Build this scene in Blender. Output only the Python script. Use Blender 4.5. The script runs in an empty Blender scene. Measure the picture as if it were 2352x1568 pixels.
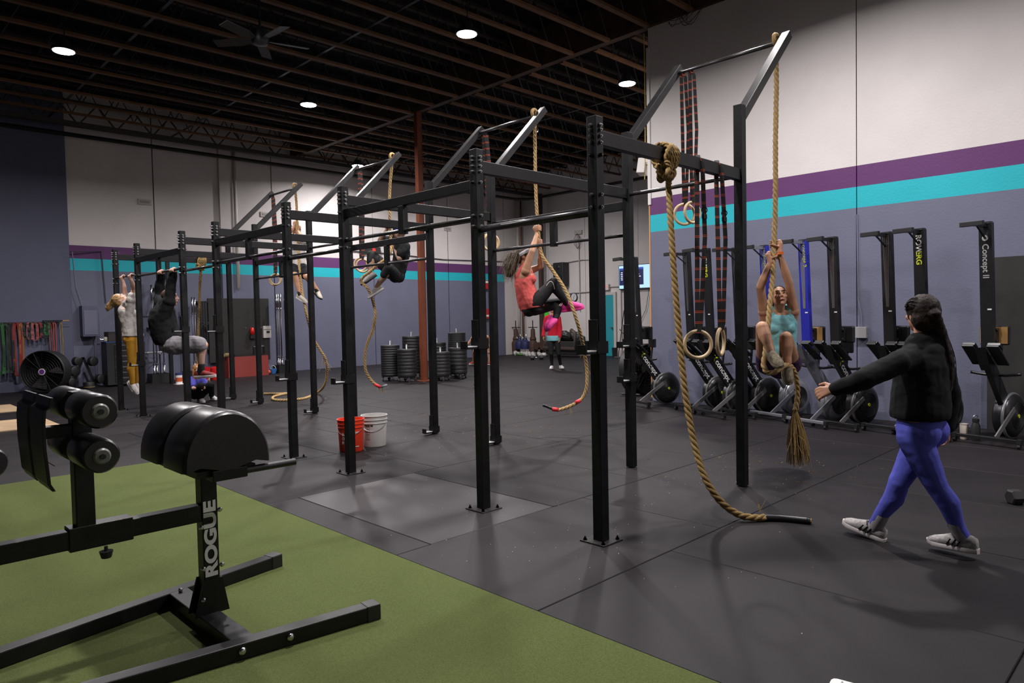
import bpy, bmesh, math, random
from mathutils import Vector, Matrix, Euler
random.seed(7)
V = Vector
PI = math.pi
S = bpy.context.scene
COL = S.collection

# ------------------------------------------------------------------ camera
W0, H0 = 2352, 1568
FPX = 1602.18
CAM = V((-3.5761, -2.8316, 1.4853))
YAW, PITCH, ROLL = 0.7781, -0.0368, -0.0205
fw = V((math.sin(YAW)*math.cos(PITCH), math.cos(YAW)*math.cos(PITCH), math.sin(PITCH)))
r0 = V((math.cos(YAW), -math.sin(YAW), 0)); u0 = r0.cross(fw)
rt = r0*math.cos(ROLL) + u0*math.sin(ROLL)
up = u0*math.cos(ROLL) - r0*math.sin(ROLL)
cd = bpy.data.cameras.new('camera'); cam = bpy.data.objects.new('camera', cd); COL.objects.link(cam)
cam.matrix_world = Matrix(((rt.x, up.x, -fw.x, CAM.x), (rt.y, up.y, -fw.y, CAM.y), (rt.z, up.z, -fw.z, CAM.z), (0, 0, 0, 1)))
cd.sensor_width = 36; cd.lens = FPX/W0*36; cd.clip_start = 0.05; cd.clip_end = 100
S.camera = cam
# ------------------------------------------------------------------ world, exposure
wd = bpy.data.worlds.new('world'); S.world = wd; wd.use_nodes = True
wd.node_tree.nodes['Background'].inputs[0].default_value = (0.5, 0.5, 0.55, 1)
wd.node_tree.nodes['Background'].inputs[1].default_value = 0.012
S.view_settings.view_transform = 'Standard'; S.view_settings.look = 'None'
S.view_settings.exposure = 0.14; S.view_settings.gamma = 1.0; S.view_settings.use_curve_mapping = False
LAMP_W = 200            # watts of each high-bay lamp
LAMP_COL = (1.0, 0.945, 0.945)

# ------------------------------------------------------------------ helpers
def px(x, y, d):
    'point at depth d (metres along the view) for a pixel of the 2352x1568 frame'
    return CAM + (fw + rt*((x-W0/2)/FPX) - up*((y-H0/2)/FPX))*d
def pxa(ax, val, x, y):
    r = fw + rt*((x-W0/2)/FPX) - up*((y-H0/2)/FPX)
    return CAM + r*((val-CAM[ax])/r[ax])
def gnd(x, y, z=0.0): return pxa(2, z, x, y)
def dep(p): return (V(p)-CAM).dot(fw)
def hexc(h):
    h = h.lstrip('#'); o = []
    for i in (0, 2, 4):
        c = int(h[i:i+2], 16)/255; o.append(c/12.92 if c <= .04045 else ((c+.055)/1.055)**2.4)
    return tuple(o)+(1,)
MATS = {}
def mat(name, col, rough=.55, metal=0., noise=0., nscale=8., bump=0., bscale=60., emit=0., col2=None, spec=.5, rnd=0., sheen=0.):
    'plain procedural material: two-tone noise colour, bump, optional per-object value jitter'
    if name in MATS: return MATS[name]
    m = bpy.data.materials.new(name); m.use_nodes = True; MATS[name] = m
    nt = m.node_tree; b = nt.nodes['Principled BSDF']
    if isinstance(col, str): col = hexc(col)
    if isinstance(col2, str): col2 = hexc(col2)
    if len(col) == 3: col = tuple(col)+(1,)
    if col2 and len(col2) == 3: col2 = tuple(col2)+(1,)
    b.inputs['Base Color'].default_value = col
    b.inputs['Roughness'].default_value = rough; b.inputs['Metallic'].default_value = metal
    b.inputs['Specular IOR Level'].default_value = spec
    if sheen: b.inputs['Sheen Weight'].default_value = sheen
    src = None
    if noise or bump or rnd:
        tc = nt.nodes.new('ShaderNodeTexCoord')
    if noise:
        n = nt.nodes.new('ShaderNodeTexNoise'); n.inputs['Scale'].default_value = nscale; n.inputs['Detail'].default_value = 6
        nt.links.new(tc.outputs['Object'], n.inputs['Vector'])
        r = nt.nodes.new('ShaderNodeValToRGB')
        r.color_ramp.elements[0].position = .3; r.color_ramp.elements[1].position = .7
        c2 = col2 or tuple(min(1, c*(1+noise)) for c in col[:3])+(1,)
        c1 = col if col2 else tuple(c*(1-noise) for c in col[:3])+(1,)
        r.color_ramp.elements[0].color = c1; r.color_ramp.elements[1].color = c2
        nt.links.new(n.outputs['Fac'], r.inputs['Fac']); src = r.outputs['Color']
        nt.links.new(src, b.inputs['Base Color'])
    if rnd:
        oi = nt.nodes.new('ShaderNodeObjectInfo'); mr = nt.nodes.new('ShaderNodeMapRange')
        mr.inputs['To Min'].default_value = 1-rnd; mr.inputs['To Max'].default_value = 1+rnd
        nt.links.new(oi.outputs['Random'], mr.inputs['Value'])
        mx = nt.nodes.new('ShaderNodeVectorMath'); mx.operation = 'SCALE'
        if src: nt.links.new(src, mx.inputs[0])
        else: mx.inputs[0].default_value = col[:3]
        nt.links.new(mr.outputs['Result'], mx.inputs['Scale']); nt.links.new(mx.outputs['Vector'], b.inputs['Base Color'])
    if bump:
        n2 = nt.nodes.new('ShaderNodeTexNoise'); n2.inputs['Scale'].default_value = bscale; n2.inputs['Detail'].default_value = 4
        nt.links.new(tc.outputs['Object'], n2.inputs['Vector'])
        bp = nt.nodes.new('ShaderNodeBump'); bp.inputs['Strength'].default_value = bump; bp.inputs['Distance'].default_value = .01
        nt.links.new(n2.outputs['Fac'], bp.inputs['Height']); nt.links.new(bp.outputs['Normal'], b.inputs['Normal'])
    if emit:
        b.inputs['Emission Color'].default_value = col; b.inputs['Emission Strength'].default_value = emit
    return m
def frame(d, upv=(0, 0, 1)):
    d = V(d).normalized(); u = V(upv)
    if abs(d.dot(u.normalized())) > .98: u = V((1, 0, 0)) if abs(d.x) < .9 else V((0, 1, 0))
    s = d.cross(u).normalized(); u = s.cross(d).normalized()
    return d, s, u
def smooth_path(pts, n=10, closed=False):
    pts = [V(p) for p in pts]; out = []
    N = len(pts); rng = range(N if closed else N-1)
    for i in rng:
        g = (lambda k: pts[k % N]) if closed else (lambda k: pts[max(0, min(N-1, k))])
        a, b, c, d = g(i-1), g(i), g(i+1), g(i+2)
        for j in range(n):
            t = j/n
            out.append(.5*((2*b)+(c-a)*t+(2*a-5*b+4*c-d)*t*t+(3*b-a-3*c+d)*t*t*t))
    if not closed: out.append(pts[-1])
    return out
def resample(pts, step):
    out = [pts[0].copy()]; acc = 0
    for a, b in zip(pts, pts[1:]):
        L = (b-a).length
        if L < 1e-9: continue
        t = step-acc
        while t <= L: out.append(a+(b-a)*(t/L)); t += step
        acc = L-(t-step)
    return out
def frames_along(pts):
    N = len(pts); T = []
    for i in range(N):
        t = pts[min(i+1, N-1)]-pts[max(i-1, 0)]; T.append(t.normalized() if t.length > 1e-9 else V((0, 0, 1)))
    _, s, u = frame(T[0]); fr = [(T[0], s, u)]
    for i in range(1, N):
        s = fr[-1][1]; s = (s-T[i]*s.dot(T[i]))
        s = s.normalized() if s.length > 1e-6 else frame(T[i])[1]
        fr.append((T[i], s, T[i].cross(s)*-1))
    return fr
class MB:
    def __init__(s): s.v = []; s.f = []; s.mi = []; s.cur = 0
    def add(s, vs, fs):
        o = len(s.v); s.v += [tuple(p) for p in vs]; s.f += [tuple(i+o for i in f) for f in fs]; s.mi += [s.cur]*len(fs); return s
    def box(s, c, d, M=None):
        c = V(c); x, y, z = (k/2 for k in d)
        vs = [V((a*x, b*y, e*z)) for a in (-1, 1) for b in (-1, 1) for e in (-1, 1)]
        vs = [c+(M @ p if M else p) for p in vs]
        return s.add(vs, [(0, 1, 3, 2), (4, 6, 7, 5), (0, 4, 5, 1), (2, 3, 7, 6), (0, 2, 6, 4), (1, 5, 7, 3)])
    def bx(s, x0, x1, y0, y1, z0, z1): return s.box(((x0+x1)/2, (y0+y1)/2, (z0+z1)/2), (abs(x1-x0), abs(y1-y0), abs(z1-z0)))
    def beam(s, p0, p1, w, h, upv=(0, 0, 1)):
        p0 = V(p0); p1 = V(p1); d, sd, u = frame(p1-p0, upv)
        vs = [p+sd*(a*w/2)+u*(b*h/2) for p in (p0, p1) for a, b in ((-1, -1), (1, -1), (1, 1), (-1, 1))]
        return s.add(vs, [(0, 1, 2, 3), (7, 6, 5, 4), (0, 4, 5, 1), (1, 5, 6, 2), (2, 6, 7, 3), (3, 7, 4, 0)])
    def loft(s, rings, caps=True, closed=False):
        n = len(rings[0]); vs = [p for r in rings for p in r]; fs = []
        K = len(rings)
        for i in range(K if closed else K-1):
            j = (i+1) % K
            for k in range(n): l = (k+1) % n; fs.append((i*n+k, i*n+l, j*n+l, j*n+k))
        if caps and not closed: fs.append(tuple(range(n))[::-1]); fs.append(tuple((K-1)*n+k for k in range(n)))
        return s.add(vs, fs)
    def cyl(s, p0, p1, r, r1=None, n=14, caps=True):
        p0 = V(p0); p1 = V(p1); r1 = r if r1 is None else r1; d, a, b = frame(p1-p0)
        ring = lambda p, q: [p+(a*math.cos(t)+b*math.sin(t))*q for t in (2*PI*k/n for k in range(n))]
        return s.loft([ring(p0, r), ring(p1, r1)], caps)
    def tube(s, pts, r, n=8, closed=False, taper=None):
        pts = [V(p) for p in pts]; fr = frames_along(pts); rings = []
        for i, p in enumerate(pts):
            q = r if taper is None else r*taper(i/max(1, len(pts)-1))
            rings.append([p+(fr[i][1]*math.cos(2*PI*k/n)+fr[i][2]*math.sin(2*PI*k/n))*q for k in range(n)])
        return s.loft(rings, True, closed)
    def lathe(s, prof, o=(0, 0, 0), ax=(0, 0, 1), n=20, caps=True):
        o = V(o); d, a, b = frame(ax)
        return s.loft([[o+d*z+(a*math.cos(2*PI*k/n)+b*math.sin(2*PI*k/n))*max(r, 1e-4) for k in range(n)] for r, z in prof], caps)
    def prism(s, poly, o, ex, ey, t0, t1):
        'polygon in the (ex,ey) plane at o, pushed along ex x ey from t0 to t1'
        o = V(o); ex = V(ex); ey = V(ey); nz = ex.cross(ey)
        return s.loft([[o+ex*a+ey*b+nz*t for a, b in poly] for t in (t0, t1)])
    def torus(s, c, ax, R, r, n=28, m=8):
        c = V(c); d, a, b = frame(ax); pts = [c+(a*math.cos(2*PI*k/n)+b*math.sin(2*PI*k/n))*R for k in range(n)]
        rings = []
        for k in range(n):
            e = (pts[k]-c).normalized()
            rings.append([pts[k]+(e*math.cos(2*PI*j/m)+d*math.sin(2*PI*j/m))*r for j in range(m)])
        return s.loft(rings, False, True)
    def ball(s, c, r, n=10, M=None):
        c = V(c); r = (r, r, r) if not hasattr(r, '__len__') else r; rings = []
        for i in range(1, n):
            th = PI*i/n
            rings.append([V((r[0]*math.sin(th)*math.cos(2*PI*k/(n+4)), r[1]*math.sin(th)*math.sin(2*PI*k/(n+4)), -r[2]*math.cos(th))) for k in range(n+4)])
        rings = [[c+(M @ p if M else p) for p in q] for q in rings]
        return s.loft(rings)
    def rope(s, path, R=.021, pitch=.15, step=.016, n=6, strands=3):
        pts = resample(smooth_path(path, 14), step); fr = frames_along(pts)
        for q in range(strands):
            P = []
            for i, p in enumerate(pts):
                a = 2*PI*(i*step/pitch+q/strands); P.append(p+(fr[i][1]*math.cos(a)+fr[i][2]*math.sin(a))*R*.5)
            s.tube(P, R*.56, n)
        return s
    def mesh(s, name, loc=(0, 0, 0), smooth=False):
        me = bpy.data.meshes.new(name); l = V(loc)
        me.from_pydata([V(p)-l for p in s.v], [], s.f)
        if smooth: me.polygons.foreach_set('use_smooth', [True]*len(me.polygons))
        if max(s.mi or [0]): me.polygons.foreach_set('material_index', s.mi)
        bm = bmesh.new(); bm.from_mesh(me); bmesh.ops.recalc_face_normals(bm, faces=bm.faces); bm.to_mesh(me); bm.free()
        return me
    def build(s, name, m, parent=None, loc=(0, 0, 0), smooth=False, bevel=0):
        me = s.mesh(name, loc, smooth)
        for k in (m if isinstance(m, (list, tuple)) else [m]): me.materials.append(k)
        o = bpy.data.objects.new(name, me); COL.objects.link(o); o.location = loc
        if smooth == 'auto' or smooth == 2:
            me.set_sharp_from_angle(angle=math.radians(38))
        if bevel:
            b = o.modifiers.new('bevel', 'BEVEL'); b.width = bevel; b.segments = 2; b.limit_method = 'ANGLE'; b.angle_limit = .7
        if parent: o.parent = parent; o.location = V(loc)-parent_world(parent)
        return o
def parent_world(p):
    l = V(p.location)
    while p.parent: p = p.parent; l += V(p.location)
    return l
def tag(o, label, cat, group=None, kind=None):
    if label: o['label'] = label
    if cat: o['category'] = cat
    if group: o['group'] = group
    if kind: o['kind'] = kind
    return o
def thing(name, label, cat, loc=(0, 0, 0), group=None):
    'an Empty at the base of a thing; its parts are built in world coordinates and parented to it (no rotation)'
    o = bpy.data.objects.new(name, None); COL.objects.link(o); o.location = loc; o.empty_display_size = .1
    return tag(o, label, cat, group)
def inst(src, parent, loc, name=None, rot=None):
    'copy of a mesh object sharing its data'
    c = src.copy(); COL.objects.link(c); c.parent = parent; c.location = V(loc)
    if rot: c.rotation_euler = rot
    if name: c.name = name
    return c
def copy_tree(o, loc=None, rz=None, label=None, parent=None):
    c = o.copy(); COL.objects.link(c); c.parent = parent
    if loc is not None: c.location = loc
    if rz is not None: c.rotation_euler = (0, 0, rz)
    if label: c['label'] = label
    for ch in o.children: copy_tree(ch, parent=c)
    return c
def text(s, size, o, xd, yd, m, parent, name='lettering', ext=.0008, off=0., align='LEFT'):
    c = bpy.data.curves.new(name, 'FONT'); c.body = s; c.size = size; c.extrude = ext; c.offset = off; c.align_x = align; c.align_y = 'CENTER'
    t = bpy.data.objects.new(name, c); COL.objects.link(t); c.materials.append(m)
    x = V(xd).normalized(); y = V(yd).normalized(); z = x.cross(y)
    l = V(o)-(parent_world(parent) if parent else V((0, 0, 0)))
    t.matrix_world = Matrix(((x.x, y.x, z.x, l.x), (x.y, y.y, z.y, l.y), (x.z, y.z, z.z, l.z), (0, 0, 0, 1)))
    dg = bpy.context.evaluated_depsgraph_get(); me = bpy.data.meshes.new_from_object(t.evaluated_get(dg)); mw = t.matrix_basis.copy()
    bpy.data.objects.remove(t); bpy.data.curves.remove(c); t = bpy.data.objects.new(name, me); COL.objects.link(t); t.matrix_basis = mw
    if parent: t.parent = parent
    return t

# ------------------------------------------------------------------ materials
M_steel = mat('black_steel', (.006, .006, .0065), .42, noise=.35, nscale=14, spec=.35)
M_lit_steel = mat('lit_steel', (.014, .014, .015), .36, noise=.3, nscale=10)  # paler copy of the black steel: overhead light on the rope arms put into colour
M_bar = mat('worn_bar', (.02, .019, .02), .3, col2=(.09, .085, .09), noise=.5, nscale=6, metal=.4)
M_bolt = mat('zinc_bolt', (.32, .32, .33), .35, metal=.9)
M_chrome = mat('chrome', (.55, .55, .56), .22, metal=1.)
M_hole = mat('hole', (.002, .002, .002), .8)
M_plate = mat('base_plate', (.05, .046, .046), .5, noise=.5, nscale=30)
M_mat = mat('rubber_mat', (.0088, .0072, .0086), .58, spec=.24, col2=(.0135, .0112, .0130), noise=.3, nscale=1.7, bump=.12, bscale=260, rnd=.14)
M_mat2 = mat('rubber_mat_pale', (.019, .0158, .018), .42, spec=.32, col2=(.026, .0222, .0242), noise=.3, nscale=1.5, bump=.08, bscale=260)
M_slab = mat('concrete_slab', (.01, .01, .01), .9)
M_turf = mat('turf', (.082, .106, .033), .92, col2=(.128, .155, .055), noise=.3, nscale=160, bump=.6, bscale=500, spec=.1)
M_wood = mat('joist_wood', (.085, .037, .014), .75, col2=(.135, .062, .024), noise=.4, nscale=5, rnd=.3)
M_deck = mat('roof_deck', (.009, .0065, .006), .95, spec=.1, noise=.3, nscale=2)
M_web = mat('web_steel', (.03, .027, .027), .5, metal=.5)
M_girder = mat('girder_wood', (.05, .025, .013), .75, noise=.3, nscale=4)
M_col = mat('column_paint', (.155, .040, .017), .5, noise=.15, nscale=4)
M_rope = mat('manila', (.36, .235, .10), .85, col2=(.50, .35, .17), noise=.4, nscale=40, bump=.6, bscale=220, spec=.15)
M_rope2 = mat('manila_dark', (.24, .155, .058), .85, col2=(.36, .245, .105), noise=.4, nscale=40, bump=.6, bscale=220, spec=.15)
M_tape = mat('black_tape', (.012, .012, .013), .35)
M_redtape = mat('red_tape', (.55, .02, .03), .5)
M_ringwood = mat('ring_wood', (.55, .40, .22), .45, col2=(.66, .50, .30), noise=.2, nscale=9)
M_white = mat('white_plastic', (.78, .76, .74), .45)
M_black = mat('black_plastic', (.012, .012, .013), .45)
M_dark = mat('dark_rubber', (.014, .0135, .014), .6, noise=.3, nscale=20)
M_vinyl = mat('black_vinyl', (.016, .0155, .0165), .33, noise=.3, nscale=6, bump=.05, bscale=180)
M_lens = mat('lamp_lens', (1, .97, .95), .5, emit=30)
M_logo = mat('logo_white', (.72, .72, .70), .5)
M_yell = mat('logo_yellow', (.55, .62, .02), .5)

def banded(name, stops, rough=.6):
    'wall paint: horizontal bands by height, slight roller mottling and pores'
    m = bpy.data.materials.new(name); m.use_nodes = True; nt = m.node_tree; b = nt.nodes['Principled BSDF']
    g = nt.nodes.new('ShaderNodeNewGeometry'); sp = nt.nodes.new('ShaderNodeSeparateXYZ'); nt.links.new(g.outputs['Position'], sp.inputs[0])
    mp = nt.nodes.new('ShaderNodeMath'); mp.operation = 'DIVIDE'; mp.inputs[1].default_value = 8.; nt.links.new(sp.outputs['Z'], mp.inputs[0])
    r = nt.nodes.new('ShaderNodeValToRGB'); r.color_ramp.interpolation = 'CONSTANT'
    el = r.color_ramp.elements
    el[0].position = 0; el[0].color = tuple(stops[0][1])+(1,); el[1].position = stops[1][0]/8; el[1].color = tuple(stops[1][1])+(1,)
    for z, c in stops[2:]: e = el.new(z/8); e.color = tuple(c)+(1,)
    nt.links.new(mp.outputs[0], r.inputs['Fac'])
    n = nt.nodes.new('ShaderNodeTexNoise'); n.inputs['Scale'].default_value = 1.3; n.inputs['Detail'].default_value = 8
    nt.links.new(g.outputs['Position'], n.inputs['Vector'])
    mr = nt.nodes.new('ShaderNodeMapRange'); mr.inputs['To Min'].default_value = .86; mr.inputs['To Max'].default_value = 1.12
    nt.links.new(n.outputs['Fac'], mr.inputs['Value'])
    mx = nt.nodes.new('ShaderNodeVectorMath'); mx.operation = 'SCALE'; nt.links.new(r.outputs['Color'], mx.inputs[0]); nt.links.new(mr.outputs[0], mx.inputs['Scale'])
    nt.links.new(mx.outputs[0], b.inputs['Base Color']); b.inputs['Roughness'].default_value = rough; b.inputs['Specular IOR Level'].default_value = .3
    n2 = nt.nodes.new('ShaderNodeTexNoise'); n2.inputs['Scale'].default_value = 35; n2.inputs['Detail'].default_value = 5; nt.links.new(g.outputs['Position'], n2.inputs['Vector'])
    bp = nt.nodes.new('ShaderNodeBump'); bp.inputs['Strength'].default_value = .25; bp.inputs['Distance'].default_value = .01
    nt.links.new(n2.outputs['Fac'], bp.inputs['Height']); nt.links.new(bp.outputs['Normal'], b.inputs['Normal'])
    return m
C_WHITE = (.60, .565, .555); C_PURP = (.105, .034, .125); C_TEAL = (.018, .40, .47); C_BLUE = (.135, .142, .205)
M_wallR = banded('striped_paint', [(0, C_BLUE), (2.82, C_TEAL), (3.10, C_PURP), (3.39, C_WHITE)])
M_wallF = banded('striped_paint_far', [(0, C_BLUE), (2.76, C_TEAL), (3.05, C_PURP), (3.36, C_WHITE)])
M_wallW = banded('white_paint', [(0, C_WHITE), (7.9, C_WHITE)])
M_wallL = banded('navy_paint', [(0, (.10, .107, .165)), (7.9, (.10, .107, .165))])

# ------------------------------------------------------------------ high-bay lamps
ld = bpy.data.lights.new('high_bay_light', 'AREA'); ld.shape = 'DISK'; ld.size = .30; ld.energy = LAMP_W; ld.color = LAMP_COL; ld.spread = math.radians(165)
def make_lamp(loc, label):
    loc = V(loc)
    t = thing('high_bay_lamp', label, 'ceiling lamp', loc, 'round high-bay lamps')
    MB().lathe([(.05, .16), (.09, .16), (.10, .06), (.17, .05), (.175, 0), (.16, 0)], loc, n=24).build('housing', M_black, t, loc, smooth=2)
    MB().lathe([(.0, -.012), (.1, -.012), (.15, -.006), (.158, .004)], loc, n=24).build('lens', M_lens, t, loc, smooth=True)
    MB().tube([loc+V((0, 0, .15)), loc+V((.02, 0, .3)), loc+V((0, .01, 1.1))], .008, 6).build('hook_cable', M_black, t, loc)
    l = bpy.data.objects.new('lamp_light', ld); COL.objects.link(l); l.parent = t; l.location = (0, 0, -.03)
    return t
LZ = 5.85
for x, y, lb in [(-.67, 10.18, 'round high-bay lamp glowing at far left over the pull-up end of the rig'), (3.69, 5.4, 'brightest round high-bay lamp near top centre of ceiling'),
                 (3.62, 10.22, 'round high-bay lamp left of centre beside the small ceiling fan'), (7.5, 5.14, 'round high-bay lamp just left of the white wall corner'),
                 (7.46, 14.5, 'round high-bay lamp close to far striped wall behind the rig arms'), (11.73, 13.0, 'smallest round high-bay lamp over the far back corner'),
                 (3.7, .55, 'round high-bay lamp high in front of the rower wall'), (-.65, 5.3, 'round high-bay lamp above the green turf'), (-.65, .5, 'round high-bay lamp above the near mats'), (3.7, -4.2, 'unseen high-bay lamp added behind the camera for frontal fill')]:  # the lamp behind the camera is unseen, added as frontal fill
    make_lamp((x, y, LZ), lb)
# ================================================================== SHELL
XW, YC, YF, XE, ZC = 6.4, 3.92, 16.3, 16.0, 6.95
def struct(o): o['kind'] = 'structure'; return o
# floor slab and rubber mats
fl = MB(); fl.bx(-9, XE+.2, -7, YF+.3, -.2, -.013)
floor = struct(fl.build('floor', M_slab)); floor['label'] = 'dark rubber mat flooring of the gym'
_mats = {}
def rubber_mat(x0, x1, y0, y1, m=None):
    k = (round(x1-x0, 2), round(y1-y0, 2))
    if m or k not in _mats:
        b = MB(); w, h = k[0]/2-.003, k[1]/2-.003; c = .004
        b.loft([[V((-w, -h, -.013)), V((w, -h, -.013)), V((w, h, -.013)), V((-w, h, -.013))], [V((-w, -h, -c)), V((w, -h, -c)), V((w, h, -c)), V((-w, h, -c))],
                [V((-w+c, -h+c, 0)), V((w-c, -h+c, 0)), V((w-c, h-c, 0)), V((-w+c, h-c, 0))]])
        o = b.build('rubber_mat', m or M_mat, floor)
        if not m: _mats[k] = o
        o.location = ((x0+x1)/2, (y0+y1)/2, 0); return o
    return inst(_mats[k], floor, ((x0+x1)/2, (y0+y1)/2, 0))
def lay_row(y0, y1, xs):
    for a, b in zip(xs, xs[1:]): rubber_mat(a, b, y0, y1)
def xr(start, step, end):
    o = []
    x = start
    while x < end: o.append(round(x, 3)); x += step
    return o+[end]
XT = -1.08
lay_row(.78, 2.58, [XT, -.8]); rubber_mat(-.8, .4, .78, 2.58, M_mat2); lay_row(.78, 2.58, xr(.4, 1.2, 6.4))
lay_row(-.44, .78, [XT, -.9]+xr(.75-1.65, 1.65, 6.4)[1:] if False else [XT, .75]+xr(2.61, 1.86, 6.4))
lay_row(-2.26, -.44, [XT, .13]+xr(1.36, 1.22, 6.4))
lay_row(-4.08, -2.26, [XT, -.02]+xr(1.2, 1.22, 6.4))
lay_row(2.58, 4.0, [XT, .7]+xr(2.5, 1.8, 6.4))
lay_row(4.0, 5.17, [XT, .4]+xr(2.2, 1.8, XE))
lay_row(5.17, 5.78, xr(-8, 1.83, XE))
yy = 5.78; k = 0
while yy < YF-.2:
    y2 = min(yy+1.83, YF); lay_row(yy, y2, xr(-8+(.6 if k % 2 else 0), 1.22, XE)); yy = y2; k += 1
tb = MB(); tb.bx(-9, XT-.006, -7, 5.16, -.013, .004)
turf = struct(tb.build('turf_strip', M_turf)); turf['label'] = 'strip of green artificial turf in the foreground'
# walls
def wall(name, parts, m, axis):
    'wall core with its concrete panels as pieces'
    core = MB()
    for (x0, x1, y0, y1, z0, z1) in parts: core.bx(x0 + (.05 if axis == 'x' else .004), x1, y0+(.05 if axis == 'y' else .004), y1, z0, z1)
    w = struct(core.build(name, M_slab))
    for (x0, x1, y0, y1, z0, z1) in parts:
        p = MB(); p.bx(x0, x1-.02, y0, y1-.0, z0, z1)
        if axis == 'x': q = MB(); q.bx(x0, x0+.06, y0+.006, y1-.006, z0, z1)
        else: q = MB(); q.bx(x0+.014, x1-.014, y0, y0+.06, z0, z1)
        q.build('wall_panel', m, w)
    return w
wr = wall('wall_right', [(XW, XW+.25, -7, .62, 0, ZC), (XW, XW+.25, .62, YC, 0, ZC)], M_wallR, 'x')
e = MB(); e.bx(XW-.004, XW+.26, YC-.002, YC+.02, .05, 3.3); e.build('edge_board', mat('edge_pine', (.5, .25, .09), .6), wr)
e = MB(); e.bx(XW-.02, XW+.27, YC-.03, YC+.025, 3.3, 5.9); e.build('corner_trim', mat('corner_white', (.6, .58, .56), .5), wr)
# far wall with stripes
fx = [.62, 2.55, 5.72, 9.1, 12.2, 14.95]
wf = wall('wall_back', [(a, b, YF, YF+.25, 0, ZC) for a, b in zip(fx, fx[1:])], M_wallF, 'y')
wq = wall('wall_corner', [(14.95, XE, YF, YF+.25, 0, ZC)], M_wallW, 'y')
wl = wall('wall_left', [(-9, .62, YF-.12, YF+.2, 0, ZC)], M_wallL, 'y')
ex = [3.6, 7.2, 10.9, 13.2, 15.0, 16.3]
we = wall('wall_end', [(XE, XE+.25, a, b, 0, ZC) for a, b in zip(ex, ex[1:])], M_wallW, 'x')
# side-bay closing wall and walls behind the camera
wb = struct(MB().bx(XW+.25, XE+.2, 3.4, 3.6, 0, ZC).build('wall_bay', M_wallW))
ws = struct(MB().bx(-9.2, XW+.3, -7.2, -7, 0, ZC).build('wall_rear', M_wallW))
wx = struct(MB().bx(-9.2, -9, -7, YF, 0, ZC).build('wall_side', M_wallL))
# ceiling deck, trussed joists
ce = struct(MB().bx(-9.2, XE+.2, -7.2, YF+.3, ZC, ZC+.15).build('ceiling', M_deck)); ce['label'] = 'dark exposed timber roof with open-web joists'
def joist_set(x0, x1, name):
    L = x1-x0
    jb = MB().bx(0, L, -.045, .045, 0, .045).build('joist', M_wood, ce)
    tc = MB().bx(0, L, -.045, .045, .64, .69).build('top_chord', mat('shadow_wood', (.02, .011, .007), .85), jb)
    w = MB(); n = int(L/.62); s = L/n
    for i in range(n):
        w.tube([V((i*s, 0, .03)), V(((i+.5)*s, 0, .65))], .011, 5); w.tube([V(((i+.5)*s, 0, .65)), V(((i+1)*s, 0, .03))], .011, 5)
    w.build('web_rods', M_web, jb)
    return jb
def place(j, x0, ys):
    for i, y in enumerate(ys):
        if i == 0: j.location = (x0, y, 6.2); continue
        c = inst(j, ce, (x0, y, 6.2))
        for ch in j.children: inst(ch, c, (0, 0, 0))
place(joist_set(-9, 6.32, 'joist'), -9, [4.68+.815*k for k in range(-6, 14)])
place(joist_set(6.48, XE, 'joist'), 6.48, [4.27+.815*k for k in range(0, 15)])
g = MB(); g.bx(6.33, 6.47, -7, YF, 6.22, 6.9); g.build('girder', M_girder, ce)
for x in (-3.2, .3, 3.0, 9.2, 12.4):
    MB().beam((x, -6, 6.27), (x, YF, 6.27), .05, .012).build('bridging_strap', M_web, ce)
# red steel column under the girder
cb = thing('support_column', 'rust red steel column rising behind the weight stacks', 'column', (6.4, 10.25, 0))
b = MB()
for sx in (-1, 1): b.bx(6.4+sx*.062-.008, 6.4+sx*.062+.008, 10.25-.06, 10.25+.06, .02, 6.22)
b.bx(6.34, 6.46, 10.25-.006, 10.25+.006, .02, 6.22); b.bx(6.345, 6.455, 10.25-.05, 10.25-.04, .02, 6.22)
b.build('shaft', M_col, cb, (6.4, 10.25, 0))
MB().bx(6.25, 6.55, 10.1, 10.4, 0, .02).build('foot_plate', M_col, cb, (6.4, 10.25, 0))
# steel lattice girder and pipes along the far wall
lg = struct(thing('lattice_girder', None, None, (-4, 15.75, 6.05)))
b = MB(); b.beam((-4, 15.75, 6.1), (XE, 15.75, 6.1), .16, .10); b.beam((-4, 15.75, 6.6), (XE, 15.75, 6.6), .16, .07); b.build('chords', mat('lattice_steel', (.03, .025, .024), .6), lg, (-4, 15.75, 6.05))
b = MB(); x = -4
while x < XE-.8:
    b.beam((x, 15.75, 6.1), (x+.4, 15.75, 6.6), .03, .03); b.beam((x+.4, 15.75, 6.6), (x+.8, 15.75, 6.1), .03, .03); x += .8
b.build('lattice_bars', MATS['lattice_steel'], lg, (-4, 15.75, 6.05))
for nm, pts, r, mm in [('sprinkler_pipe', [(-2, 16.05, 5.92), (15.4, 16.05, 5.92), (15.8, 15.7, 5.92), (15.8, 4, 5.92)], .05, mat('dark_pipe', (.025, .022, .022), .5)),
                       ('drain_pipe', [(4.62, 16.2, 2.4), (4.62, 16.2, 6.2)], .05, mat('white_pipe', (.6, .57, .52), .5)),
                       ('corner_pipe', [(15.55, 16.15, .5), (15.55, 16.15, 5.9)], .05, MATS['white_pipe']),
                       ('corner_pipe', [(15.75, 16.15, .5), (15.75, 16.15, 5.9)], .035, mat('brown_pipe', (.16, .09, .06), .5))]:
    o = struct(MB().tube(pts, r, 8).build(nm, mm, None, (0, 0, 0), smooth=True))
b = MB().bx(4.2, 4.55, 16.22, 16.3, 0, 6.2); o = struct(b.build('wall_pilaster', M_wallF))

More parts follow.
